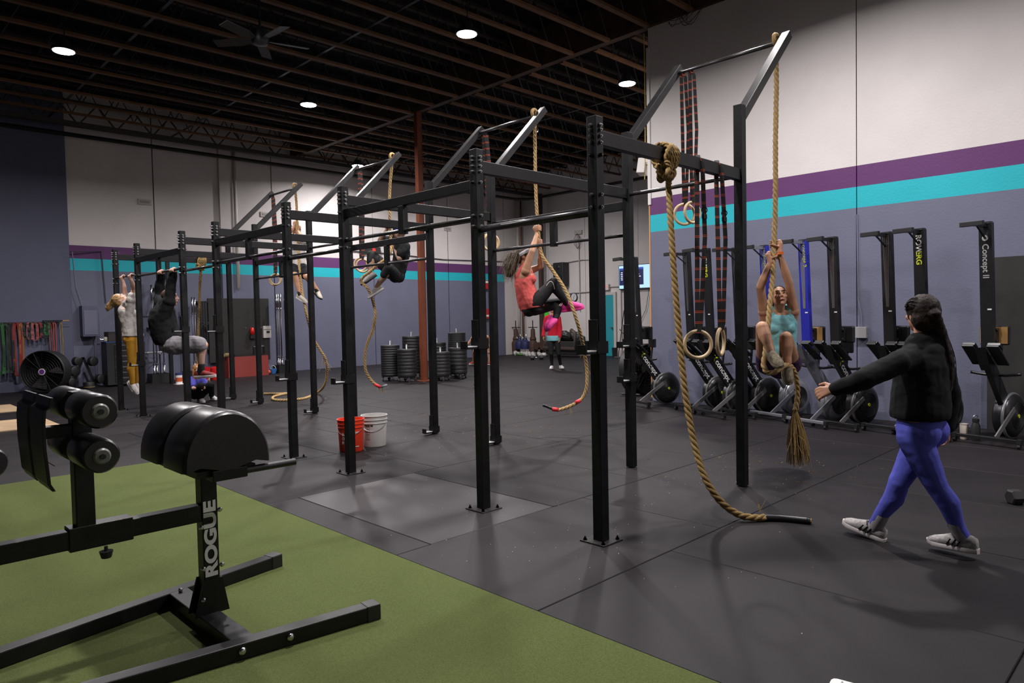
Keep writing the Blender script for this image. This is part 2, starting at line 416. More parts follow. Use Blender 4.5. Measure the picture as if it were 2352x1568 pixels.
# ================================================================== PULL-UP RIG
YS = [0, 1.145, 3.055, 4.203, 6.103, 7.266, 9.21, 10.368]; WD = 1.9325; HF, HR = 2.75, 3.2
def post_mat():
    'black powder coat with rows of drilled holes on all four faces'
    m = bpy.data.materials.new('drilled_post'); m.use_nodes = True; nt = m.node_tree; b = nt.nodes['Principled BSDF']
    tc = nt.nodes.new('ShaderNodeTexCoord'); sp = nt.nodes.new('ShaderNodeSeparateXYZ'); nt.links.new(tc.outputs['Object'], sp.inputs[0])
    def M(op, a, b2=None):
        n = nt.nodes.new('ShaderNodeMath'); n.operation = op
        for i, k in enumerate((a, b2)):
            if k is None: continue
            if isinstance(k, (int, float)): n.inputs[i].default_value = k
            else: nt.links.new(k, n.inputs[i])
        return n.outputs[0]
    zz = M('SUBTRACT', M('PINGPONG', sp.outputs['Z'], .0254*2), .0508); z2 = M('MULTIPLY', zz, zz)
    mn = M('MINIMUM', M('ABSOLUTE', sp.outputs['X']), M('ABSOLUTE', sp.outputs['Y']))
    h = M('LESS_THAN', M('ADD', z2, M('MULTIPLY', mn, mn)), .0085**2)
    n = nt.nodes.new('ShaderNodeTexNoise'); n.inputs['Scale'].default_value = 9; n.inputs['Detail'].default_value = 8; nt.links.new(tc.outputs['Object'], n.inputs['Vector'])
    r = nt.nodes.new('ShaderNodeValToRGB'); r.color_ramp.elements[0].position = .35; r.color_ramp.elements[1].position = .8
    r.color_ramp.elements[0].color = (.0035, .0035, .004, 1); r.color_ramp.elements[1].color = (.010, .010, .011, 1); nt.links.new(n.outputs['Fac'], r.inputs['Fac'])
    mx = nt.nodes.new('ShaderNodeMix'); mx.data_type = 'RGBA'; nt.links.new(h, mx.inputs['Factor']); nt.links.new(r.outputs['Color'], mx.inputs[6]); mx.inputs[7].default_value = (.0015, .0015, .0015, 1)
    nt.links.new(mx.outputs[2], b.inputs['Base Color']); b.inputs['Roughness'].default_value = .45; b.inputs['Specular IOR Level'].default_value = .3
    return m
M_post = post_mat()
rig = thing('pull_up_rig', 'long black steel pull-up rig with eight pairs of posts and four raised rope arms', 'rig', (0, 0, 0))
def make_post(h, loc):
    p = MB().bx(-.038, .038, -.038, .038, .006, h).build('post', M_post, rig, bevel=.004); p.location = loc
    MB().bx(-.1, .1, -.1, .1, 0, .008).build('base_plate', M_plate, p)
    bo = MB()
    for x, y in ((-.075, -.075), (.075, -.075), (.075, .075), (-.075, .075)):
        bo.cyl((x, y, .008), (x, y, .012), .014, n=10); bo.cyl((x, y, .012), (x, y, .022), .010, n=6); bo.cyl((x, y, .022), (x, y, .034), .005, n=6)
    bo.build('anchor_bolts', M_steel, p)['kind'] = 'stuff'
    bc = MB()
    for z in ((h-.06, h-.13, h-.25, 2.17) if h == HF else (2.58, 2.66, 2.5, 2.25)):
        for dx, dy in ((-1, 0), (1, 0), (0, -1), (0, 1)):
            bc.cyl((dx*.038, dy*.038, z), (dx*.052, dy*.052, z), .012, n=6)
            bc.cyl((dx*.05, dy*.05, z), (dx*.062, dy*.062, z), .006, n=6)
    bc.build('frame_bolts', M_bolt, p)['kind'] = 'stuff'
    return p
def dup_part(p, loc):
    c = inst(p, rig, loc)
    for ch in p.children: inst(ch, c, ch.location)
    return c
pf = make_post(HF, (0, YS[0], 0)); pr = make_post(HR, (WD, YS[0], 0))
for y in YS[1:]: dup_part(pf, (0, y, 0)); dup_part(pr, (WD, y, 0))
# cross beams
cb_ = MB().bx(.038, WD-.038, -.025, .025, 2.572, 2.668).build('cross_beam', M_steel, rig, bevel=.004)
for i, y in enumerate(YS): (setattr(cb_, 'location', (0, y, 0)) if i == 0 else inst(cb_, rig, (0, y, 0)))
def span(x, i, zb, zs):
    y0, y1 = YS[i]+.038, YS[i+1]-.038; ym = (y0+y1)/2
    MB().bx(x-.025, x+.025, y0, y1, zb-.04, zb+.04).build('long_beam', M_steel, rig, bevel=.004)
    MB().cyl((x, y0, zs), (x, y1, zs), .017, n=12).build('pull_up_bar', M_bar, rig, smooth=True)
    MB().bx(x-.028, x+.028, ym-.035, ym+.035, zs-.03, zb-.04).build('bar_hanger', M_steel, rig, bevel=.003)
for i in (1, 3, 5): span(0, i, 2.485, 2.235)
for i in (1, 3, 5): span(WD, i, 2.515, 2.235)
for i in (0, 2, 4, 6):
    y0, y1 = YS[i]+.03, YS[i+1]-.03
    z = {0: 2.145, 2: 2.15, 4: 2.2, 6: 2.262}[i]
    MB().cyl((0, y0, z), (0, y1, z), .026 if i == 0 else .018, n=14).build('pull_up_bar', M_bar, rig, smooth=True)
    MB().cyl((WD, y0, 2.615), (WD, y1, 2.615), .018, n=12).build('pull_up_bar', M_bar, rig, smooth=True)
    # raised arms and rope bar
    xt, zt = 2.81, 3.97
    MB().cyl((xt-.01, YS[i]-.0, zt-.02), (xt-.01, YS[i+1], zt-.02), .019, n=12).build('rope_bar', M_bar, rig, smooth=True)
    for j in (i, i+1):
        a = MB(); x0 = WD+.038; k = (zt-3.13)/(xt-x0)
        d = V((1, 0, k)).normalized(); u = V((-k, 0, 1)).normalized()
        T = V((xt, 0, zt)); ztop = lambda X: 3.13+(X-x0)*k
        poly = [V((x0, 0, 3.13+.054)), T+d*.07+u*.038, T+d*.07-u*.038, V((x0, 0, 3.13-.054))]
        a.loft([[q+V((0, YS[j]+s*.038, 0)) for q in poly] for s in (-1, 1)]); a.build('rope_arm', M_lit_steel, rig, bevel=.004)
# J-cups hooked on the posts
M_uhmw = mat('cup_liner', (.42, .42, .42), .35)
jc = thing('j_cup', 'x', 'j-cup', (0, 0, 0), 'steel j-cups hooked on the rig')
MB().bx(-.055, -.043, -.035, .035, -.03, .19).build('back_plate', M_steel, jc, bevel=.002)
b = MB(); b.bx(-.16, -.043, -.035, .035, -.03, -.018); b.bx(-.168, -.156, -.035, .035, -.03, .03); b.bx(-.055, .05, .036, .044, -.03, .05); b.bx(-.055, .05, -.044, -.036, -.03, .05)
b.build('hook', M_steel, jc)
b = MB(); b.bx(-.155, -.056, -.034, .034, -.018, -.008); b.build('liner', M_uhmw, jc, bevel=.003)
JC = [((0, 0, 1.26), 'j-cup with white liner on the nearest front post', 0), ((0, YS[1], 1.27), 'j-cup on the second front post at chest height', 0), ((0, YS[2], .9), 'j-cup on the front post beside the orange bucket', 0),
      ((0, YS[3], .87), 'j-cup on the fourth front post above the coiled rope', 0), ((0, YS[4], 1.38), 'j-cup on the front post above the grey shorts', 0), ((0, YS[5], 1.38), 'j-cup just right of the black sweatshirt', 0),
      ((0, YS[6], .84), 'j-cup beside the mustard leggings', 0), ((WD, YS[1], 1.19), 'upper j-cup on the rear post beside the rowers', 0), ((WD, YS[1], .86), 'lower j-cup on the rear post beside the rowers', 0),
      ((WD, YS[2], .05), 'j-cup parked at the foot of the rear post behind the second front post', 0), ((WD, YS[3], .05), 'j-cup parked at the foot of the rear post right of the white bucket', 0),
      ((WD, YS[5], .05), 'j-cup parked at the foot of the thin rear post by the coiled rope', 0), ((WD, YS[6], .06), 'j-cup parked at the foot of the rear post left of the coiled rope', 0), ((WD, YS[7], .05), 'j-cup parked at the foot of the farthest rear post', 0)]
for i, (l, lb, rz) in enumerate(JC):
    if i == 0: jc.location = l; jc['label'] = lb
    else: copy_tree(jc, l, rz, lb)
# ================================================================== ROPES AND RINGS
def fray(b, p, n, L, spread, r=.0015, dn=(0, 0, -1)):
    for _ in range(n):
        d = (V(dn)+V((random.uniform(-1, 1), random.uniform(-1, 1), random.uniform(-.5, .5)))*spread).normalized()
        q = V(p); pts = [q]; l = L*random.uniform(.5, 1.1)
        for k in range(3):
            d = (d+V((random.uniform(-1, 1), random.uniform(-1, 1), random.uniform(-1, .4)))*.25).normalized(); q = q+d*l/3; pts.append(q)
        b.tube(pts, r, 3)
def eye(b, top, R=.02):
    'rope end spliced over the bar'
    t = V(top)
    b.tube([t+V((0, 0, .028)) + V((math.sin(a)*.042, 0, math.cos(a)*.045-.02)) for a in [k*PI*2/16 for k in range(16)]], R, 8, closed=True)
D1 = 6.5
rp = thing('climbing_rope', 'climbing rope nearest the wall held by the climber in teal', 'rope', (2.8, .08, 0), 'manila climbing ropes')
b = MB(); t = V((2.8, .08, 3.98)); eye(b, t)
path = [(2.8, .08, 3.93), px(1783, 200, 6.55), px(1781, 330, 6.5), px(1781, 440, 6.45), px(1778, 560, 6.4), px(1774, 640, 6.32), px(1768, 700, 6.25), px(1762, 770, 6.2), px(1757, 815, 6.18),
        px(1754, 838, 6.17), px(1764, 856, 6.12), px(1784, 852, 6.09), px(1806, 838, 6.13), px(1823, 850, 6.2), px(1831, 885, 6.24), px(1831, 920, 6.25), px(1826, 945, 6.25)]
b.rope(path, .024, .16); b.build('strands', M_rope, rp, (2.8, .08, 0), smooth=True)
b = MB(); q = px(1826, 940, 6.25)
for i in range(170):
    a = random.uniform(0, 2*PI); s = random.random()**.6; w = .105*s
    e = q+V((0, 0, -random.uniform(.3, .52)))+rt*(math.cos(a)*w+.03)+fw*(math.sin(a)*w)
    m_ = q.lerp(e, .45)+rt*(math.cos(a)*.018)+fw*(math.sin(a)*.018)
    b.tube([q+rt*math.cos(a)*.012, m_, e], .0035, 3)
fray(b, px(1822, 990, 6.25), 10, .22, 1.2, .0015)
b.build('frayed_tassel', M_rope2, rp, (2.8, .08, 0)); b.cur
cl = MB(); cl.torus((2.8, .08, 3.86), (0, 1, 0), .032, .006, 14, 5); cl.build('shackle', M_bolt, rp, (2.8, .08, 0))

rp = thing('climbing_rope', 'climbing rope held by the climber in coral tank top with red taped end', 'rope', (2.8, 3.16, 0), 'manila climbing ropes')
D2 = 8.72; b = MB(); eye(b, (2.8, 3.16, 3.98))
path = [(2.8, 3.16, 3.93), px(1229, 330, D2), px(1230, 420, D2), px(1234, 500, D2), px(1239, 555, D2), px(1246, 588, D2), px(1272, 625, D2-.1), px(1298, 665, D2-.2), px(1318, 715, D2-.28), px(1333, 765, D2-.2),
        px(1342, 805, D2-.05), px(1348, 850, D2), px(1347, 890, D2), px(1335, 917, D2), px(1310, 932, D2), px(1283, 941, D2), px(1268, 938, D2)]
b.rope(path, .022, .15, n=6); b.build('strands', M_rope, rp, (2.8, 3.16, 0), smooth=True)
b = MB(); b.tube(smooth_path([px(1270, 939, D2), px(1258, 934, D2), px(1247, 930, D2)], 4), .018, 8); b.build('black_end', M_tape, rp, (2.8, 3.16, 0), smooth=True)
for a, c in (((1283, 941), (1268, 939)), ((1333, 919), (1322, 925))): MB().cyl(px(*a, D2), px(*c, D2), .026, n=10).build('red_tape_wrap', M_redtape, rp, (2.8, 3.16, 0), smooth=True)
b = MB()
for q in ((1340, 800), (1350, 850), (1346, 890), (1310, 932)): fray(b, px(*q, D2), 6, .13, .9)
b.build('loose_fibres', M_rope2, rp, (2.8, 3.16, 0))['kind'] = 'stuff'
MB().torus(px(1231, 298, D2), (0, 1, 0), .035, .007, 14, 5).build('shackle', M_tape, rp, (2.8, 3.16, 0))

rp = thing('climbing_rope', 'frayed climbing rope trapped between the feet of the climber in black', 'rope', (2.8, 6.2, 0), 'manila climbing ropes')
D3 = 10.9; b = MB(); eye(b, (2.8, 6.2, 3.98))
path = [(2.8, 6.2, 3.93), px(895, 440, D3), px(895, 500, D3), px(897, 540, D3), px(898, 575, D3-.1), px(888, 592, D3-.12), px(870, 606, D3-.15), px(848, 625, D3-.15), px(833, 637, D3-.1), px(830, 648, D3-.1), px(843, 660, D3-.15), px(853, 680, D3-.1), px(860, 705, D3), px(862, 725, D3), px(857, 755, D3),
        px(845, 785, D3), px(838, 815, D3), px(840, 850, D3), px(852, 872, D3), px(864, 884, D3)]
b.rope(path, .023, .15, n=6); b.build('strands', M_rope, rp, (2.8, 6.2, 0), smooth=True)
MB().cyl(px(860, 882, D3), px(874, 889, D3), .025, n=10).build('red_tape_wrap', M_redtape, rp, (2.8, 6.2, 0), smooth=True)
MB().cyl(px(874, 889, D3), px(889, 884, D3), .018, n=10).build('grey_end', mat('grey_tape', (.2, .22, .25), .5), rp, (2.8, 6.2, 0), smooth=True)
b = MB()
for q in ((860, 727), (857, 755), (868, 885), (878, 888)): fray(b, px(*q, D3), 8, .16, .8)
b.build('loose_fibres', M_rope, rp, (2.8, 6.2, 0))['kind'] = 'stuff'

rp = thing('climbing_rope', 'climbing rope held by the climber in white shirt, its end coiled on the floor', 'rope', (2.8, 9.33, 0), 'manila climbing ropes')
D4 = 13.1; b = MB(); eye(b, (2.8, 9.33, 3.98))
g1 = lambda x, y: gnd(x, y, .024)
path = [(2.8, 9.33, 3.93), px(681, 470, D4), px(682, 520, D4), px(684, 560, D4), px(688, 620, D4-.15), px(696, 680, D4-.25), px(704, 720, D4-.3), px(717, 770, D4-.2), px(733, 800, D4-.1), px(748, 825, D4), px(751, 855, D4+.2), px(745, 885, D4+.4),
        g1(728, 902), g1(700, 914), g1(665, 918), g1(630, 918), g1(628, 911), g1(645, 906), g1(660, 903), g1(640, 904), g1(606, 904)]
b.rope(path, .024, .16, n=6); b.build('strands', M_rope, rp, (2.8, 9.33, 0), smooth=True)
b = MB()
for q in ((742, 820), (750, 830)): fray(b, px(*q, D4), 12, .22, 1)
b.build('loose_fibres', M_rope, rp, (2.8, 9.33, 0))['kind'] = 'stuff'

def knot(b, c, R, ax='x', tail=None):
    c = V(c); P = []
    for i in range(4):
        for k in range(14):
            a = 2*PI*k/14; o = -.05+i*.032+.032*k/14
            s, h = math.sin(a)*.066, math.cos(a)*.085
            P.append(c+(V((o, s, h-.01)) if ax == 'x' else V((s, o, h-.01))))
    b.rope(P, R, .11, .012, 5)
    P = []
    for k in range(46):
        a = 2*PI*k/15; P.append(c+V((.058*math.sin(a)+.01*math.sin(k), .062*math.cos(a*.9+.4), -.115+.05*math.sin(a*1.31))))
    b.rope(P, R, .11, .012, 5)
    P = [c+V((.052*math.cos(2*PI*k/12), -.05+.012*math.sin(k), -.02+.075*math.sin(2*PI*k/12))) for k in range(13)]; b.rope(P, R, .11, .012, 5)
    b.ball(c+V((0, 0, -.11)), .05, 8)
kc = V((.80, 0, 2.62))
rp = thing('climbing_rope', 'thick rope knotted over the near cross beam with taped end on the floor', 'rope', (.8, 0, 0), 'manila climbing ropes')
b = MB(); knot(b, kc, .021)
b.rope([kc+V((.02, -.03, -.12)), px(1536, 430, 5.45), px(1541, 520, 5.4), px(1549, 640, 5.33), px(1559, 760, 5.27), px(1571, 880, 5.2), px(1583, 960, 5.15), px(1600, 1040, 5.08), px(1622, 1103, 5.0), gnd(1655, 1151, .14), gnd(1690, 1178, .055), gnd(1722, 1188, .03), gnd(1760, 1188, .026)], .025, .16)
b.build('strands', M_rope2, rp, (.8, 0, 0), smooth=True)
b = MB(); b.tube(smooth_path([gnd(1754, 1188, .024), gnd(1800, 1190, .022), gnd(1861, 1196, .022)], 5), .0235, 10); b.build('taped_end', M_tape, rp, (.8, 0, 0), smooth=True)
MB().cyl(gnd(1859, 1196, .022), gnd(1864, 1196.5, .022), .018, n=10).build('cut_tip', M_rope2, rp, (.8, 0, 0))
b = MB(); fray(b, gnd(1745, 1176, .045), 3, .1, .3, .002, (0, 0, 1)); b.build('loose_fibres', M_rope2, rp, (.8, 0, 0))['kind'] = 'stuff'
rp = thing('climbing_rope', 'short rope knotted over the farthest cross beam behind the hanging man', 'rope', (1.41, 10.368, 0), 'manila climbing ropes')
k6 = V((1.41, 10.368, 2.62)); b = MB(); knot(b, k6, .021)
b.rope([k6+V((0, -.03, -.13)), px(459, 660, 12.9), px(457, 720, 12.9), px(455, 800, 12.9), px(452, 880, 12.9)], .024, .16); b.build('strands', M_rope2, rp, (1.41, 10.368, 0), smooth=True)
# gymnastic rings on printed straps
def strap_mat():
    m = bpy.data.materials.new('numbered_strap'); m.use_nodes = True; nt = m.node_tree; b = nt.nodes['Principled BSDF']
    tc = nt.nodes.new('ShaderNodeTexCoord'); sp = nt.nodes.new('ShaderNodeSeparateXYZ'); nt.links.new(tc.outputs['Object'], sp.inputs[0])
    r = nt.nodes.new('ShaderNodeValToRGB'); r.color_ramp.interpolation = 'CONSTANT'
    md = nt.nodes.new('ShaderNodeMath'); md.operation = 'FRACT'; mu = nt.nodes.new('ShaderNodeMath'); mu.operation = 'MULTIPLY'; mu.inputs[1].default_value = 12.
    nt.links.new(sp.outputs['Z'], mu.inputs[0]); nt.links.new(mu.outputs[0], md.inputs[0]); nt.links.new(md.outputs[0], r.inputs['Fac'])
    el = r.color_ramp.elements; el[0].position = 0; el[0].color = (.012, .011, .012, 1); el[1].position = .5; el[1].color = (.42, .06, .02, 1)
    for p, c in ((.58, (.012, .011, .012, 1)), (.64, (.42, .06, .02, 1)), (.70, (.012, .011, .012, 1)), (.98, (.012, .011, .012, 1))): e = el.new(p); e.color = c
    nt.links.new(r.outputs['Color'], b.inputs['Base Color']); b.inputs['Roughness'].default_value = .7
    return m
M_strap = strap_mat()
def ribbon(b, pts, w, wd, t=.003):
    wd = V(wd).normalized()*w/2; pts = [V(p) for p in pts]
    rings = []
    for i, p in enumerate(pts):
        T = (pts[min(i+1, len(pts)-1)]-pts[max(i-1, 0)]).normalized(); n = T.cross(wd).normalized()*t/2
        rings.append([p-wd-n, p+wd-n, p+wd+n, p-wd+n])
    b.loft(rings)
def ring(top, c, ax, label, wd=None, buckle=True):
    top = V(top); c = V(c); ax = V(ax).normalized(); rt_ = c+V((0, 0, .104+.014)); wd = wd or rt
    base = V((c.x, c.y, c.z-.13))
    t = thing('gymnastic_ring', label, 'gym ring', base, 'wooden rings on printed straps')
    MB().torus(c, ax, .104, .0145, 36, 10).build('wood_ring', M_ringwood, t, base, smooth=True)
    d = (top-rt_).normalized(); off = V((-wd.y, wd.x, 0)).normalized()
    b = MB(); ribbon(b, [rt_+V((0, 0, -.03))+off*.015, rt_+V((0, 0, .03))+off*.012, top-d*.05+off*.022, top+off*.024, top+V((0, 0, .03))], .036, wd)
    b.build('strap', M_strap, t, base)
    b = MB(); ribbon(b, [rt_+V((0, 0, -.03))-off*.015, rt_+V((0, 0, .03))-off*.012+wd*.02, top-d*.6-off*.02+wd*.05, top-d*.05-off*.022+wd*.03, top-off*.024, top+V((0, 0, .03))], .034, wd)
    b.build('strap', M_strap, t, base)
    if buckle:
        p = top.lerp(rt_, .3)-off*.02+wd*.045; b = MB(); b.torus(p, off, .022, .004, 12, 5); b.box(p+V((0, 0, -.05)), (.045, .02, .035)); b.build('buckle', M_steel, t, base)
    return t
zb = 2.66
ring((1.26, 0, zb), px(1603, 791, dep((1.26, 0, 1.2))), -fw, 'large wooden ring facing the camera under the near cross beam')
ring((1.55, 0, zb), px(1655, 785, dep((1.55, 0, 1.2))), -fw*.55+rt*.9, 'wooden ring turned sideways under the near cross beam')
ring(px(1566, 168, dep((2.8, 1.09, 3.9))), px(1572, 492, dep((2.8, 1.09, 3))), -fw, 'left ring of the high pair hanging near the white wall', buckle=False)
ring(px(1586, 163, dep((2.8, 1.0, 3.9))), px(1590, 488, dep((2.8, 1.0, 3))), -fw+rt*.6, 'right ring of the high pair hanging near the white wall', buckle=False)
for i, (x, y0, x1, y1, Yb, lb) in enumerate([(1113, 302, 1128, 557, 4.1, 'front ring behind the coral climber'), (1108, 306, 1124, 556, 4.15, 'rear ring behind the coral climber'),
                                        (823, 388, 828, 607, 7.16, 'front ring beside the knee of the black-clad climber'), (826, 388, 833, 610, 7.12, 'rear ring beside the knee of the black-clad climber'),
                                        (624, 450, 631, 643, 10.28, 'front ring at the far end of the rig'), (627, 450, 634, 641, 10.24, 'rear ring at the far end of the rig')]):
    d = dep((2.8, Yb, 3)); ring(px(x, y0, d), px(x1, y1, d), -fw+rt*.15*(i % 2), lb, buckle=False)

# ================================================================== GHD MACHINE
O = V((-2.28, .63, 0)); gh = thing('glute_ham_bench', 'black glute-ham bench with split rounded pads standing on the green turf', 'exercise bench', O)
B_ = lambda b, n, m=M_steel, **k: b.build(n, m, gh, O, **k)
sk = .06
b = MB(); b.beam((-1.68, 1.16, .04), (-3.35, .84, .04), .075, .075); B_(b, 'base_rail', bevel=.006)
b = MB(); b.beam((-1.68, .10, .04), (-3.35, .33, .04), .075, .075); B_(b, 'base_rail', bevel=.006)
for p, q in (((-1.68, 1.16, .04), (-1.74, 1.1485, .04)), ((-1.68, .10, .04), (-1.74, .108, .04))):
    d = (V(p)-V(q)).normalized(); MB().beam(V(q)+d*.0, V(p)+d*.012, .083, .083).build('end_cap', M_black, gh, O, bevel=.006)
b = MB(); b.beam((-2.3, 1.03, .045), (-2.3, .2, .045), .1, .06); B_(b, 'cross_member', M_lit_steel, bevel=.005)
b = MB(); b.bx(-2.318, -2.242, .592, .668, .07, .80); B_(b, 'upright', bevel=.005)
b = MB()
for sy in (-1, 1): b.prism([(-.09, 0), (.075, 0), (.045, .17), (-.045, .17)], (-2.28, .63+sy*.043, .07), (1, 0, 0), (0, 0, 1), -.004, .004)
B_(b, 'gusset')
text('ROGUE', .098, (-2.28, .5895, .25), (0, 0, 1), (-1, 0, 0), M_logo, gh, ext=.001, off=.0045).scale = (1.12, .78, 1)
b = MB(); b.bx(-3.35, -2.318, .595, .665, .525, .605); B_(b, 'main_beam', bevel=.005)
b = MB(); b.bx(-2.87, -2.62, .588, .672, .515, .617); B_(b, 'slider_sleeve', bevel=.004)
b = MB(); b.cyl((-2.74, .56, .5), (-2.74, .56, .47), .028, .02, 10); b.cyl((-2.74, .56, .52), (-2.74, .56, .49), .008, n=6); B_(b, 'lock_knob', M_black)
b = MB(); b.bx(-2.84, -2.765, .593, .667, .6, 1.2); B_(b, 'foot_post', bevel=.005)
for zc in (1.135, .955):
    for y0, y1 in ((.32, .58), (.68, .94)):
        pr = [(.02, 0), (.062, 0), (.07, .012), (.07, y1-y0-.012), (.062, y1-y0), (.02, y1-y0)]
        o = MB().lathe(pr, (-2.80, y0, zc), (0, 1, 0), n=28).build('roller_pad', M_vinyl, gh, O, smooth=2)
        if y0 < .5:
            MB().lathe([(.012, -.012), (.026, -.012), (.033, -.004), (.033, .004)], (-2.80, y0, zc), (0, 1, 0), n=20).build('end_washer', mat('grey_cap', (.16, .165, .15), .4), o, O, smooth=2)
            MB().cyl((-2.80, y0-.013, zc), (-2.80, y0-.02, zc), .011, n=10).build('axle_bolt', M_black, o, O)
    B_(MB().cyl((-2.80, .34, zc), (-2.80, .92, zc), .018, n=10), 'roller_axle')
b = MB(); b.bx(-2.98, -2.83, .6, .66, 1.01, 1.06); B_(b, 'plate_link', bevel=.003)
for yc, nm in ((.50, 0), (.78, 1)):
    poly = [(-.005, 1.205), (.02, 1.19), (.028, 1.15), (.06, 1.14), (.062, .9), (.05, .835), (.02, .815), (.0, .86), (-.03, 0.83), (-.05, .86), (-.05, 1.16), (-.04, 1.2)]
    b = MB(); b.prism(poly, (-2.985, yc, 0), (1, 0, 0), (0, 0, 1), -.1, .1)
    # a curved foot plate standing across the machine
    b = MB()
    zs = [.83, .86, 1.0, 1.1, 1.15, 1.165, 1.2]; xs = [-2.955, -2.97, -2.98, -2.98, -2.975, -2.955, -2.95]
    b.loft([[V((x-.006, yc-.115, z)), V((x+.006, yc-.115, z)), V((x+.006, yc+.115, z)), V((x-.006, yc+.115, z))] for x, z in zip(xs, zs)])
    B_(b, 'foot_plate', bevel=.002)
def pad(y0, y1):
    b = MB(); R = .2; prof = []
    for k in range(21):
        a = PI*k/20; prof.append((-2.285-R*math.cos(a)*1.0, .845+.235*math.sin(a)))
    prof += [(-2.085, .82), (-2.15, .835), (-2.285, .80), (-2.42, .835), (-2.485, .82)][::1]
    n = 7; rings = []
    for y, s in ((y0, .93), (y0+.012, .98), (y0+.03, 1), (y1-.03, 1), (y1-.012, .98), (y1, .93)):
        rings.append([V((-2.285+(x+2.285)*s, y, .86+(z-.86)*s)) for x, z in prof])
    b.loft(rings); o = b.build('curved_pad', M_vinyl, gh, O, smooth=2)
    return o
pad(.33, .61); pad(.655, .935)
b = MB(); b.bx(-2.42, -2.15, .36, .9, .785, .815); B_(b, 'pad_plate'); b = MB(); b.bx(-2.36, -2.2, .33, .42, .765, .815); B_(b, 'handle_socket', bevel=.004)
for yy_ in (.36, .9): B_(MB().cyl((-2.28, yy_, .79), (-1.95, yy_, .79), .017, n=12), 'handle', M_black, smooth=2)
for p in ((-2.33, .055+.03), (-2.12, .02+.03)):
    b = MB(); yb = .1+(-1.68-p[0])*.1377-.0375; b.lathe([(.018, 0), (.018, -.008), (.008, -.014)], (p[0], yb, .045), (0, 1, 0), n=12); B_(b, 'carriage_bolt', M_chrome, smooth=True)
for p in ((-2.325, .585, .30), (-2.235, .585, .30), (-2.33, .585, .15), (-2.325, .59, .5), (-2.235, .59, .57), (-2.3, .98, .085)):
    b = MB(); b.lathe([(.012, 0), (.012, -.006), (.006, -.012)], p, (0, 1, 0), n=10); B_(b, 'frame_bolt', M_chrome)
# neighbouring bench just reaching into frame at far left edge
nb = thing('roller_end', 'dark roller end poking in at the left edge above the turf', 'exercise bench', (-3.22, 1.3, 0))
MB().lathe([(.02, 0), (.06, 0), (.07, .012), (.07, .25)], pxa(1, 1.2, -14, 1065), (-.35, 1, 0), n=20).build('roller_pad', M_vinyl, nb, (-3.22, 1.3, 0), smooth=2)
q = pxa(1, 1.33, -12, 1065); MB().beam((q.x-.12, 1.5, 0), (q.x-.12, 1.5, q.z), .06, .06, (1, 0, 0)).build('foot_post', M_steel, nb, (-3.22, 1.3, 0)); MB().bx(q.x-.6, q.x-.09, 1.45, 1.55, 0, .06).build('base_rail', M_steel, nb, (-3.22, 1.3, 0))

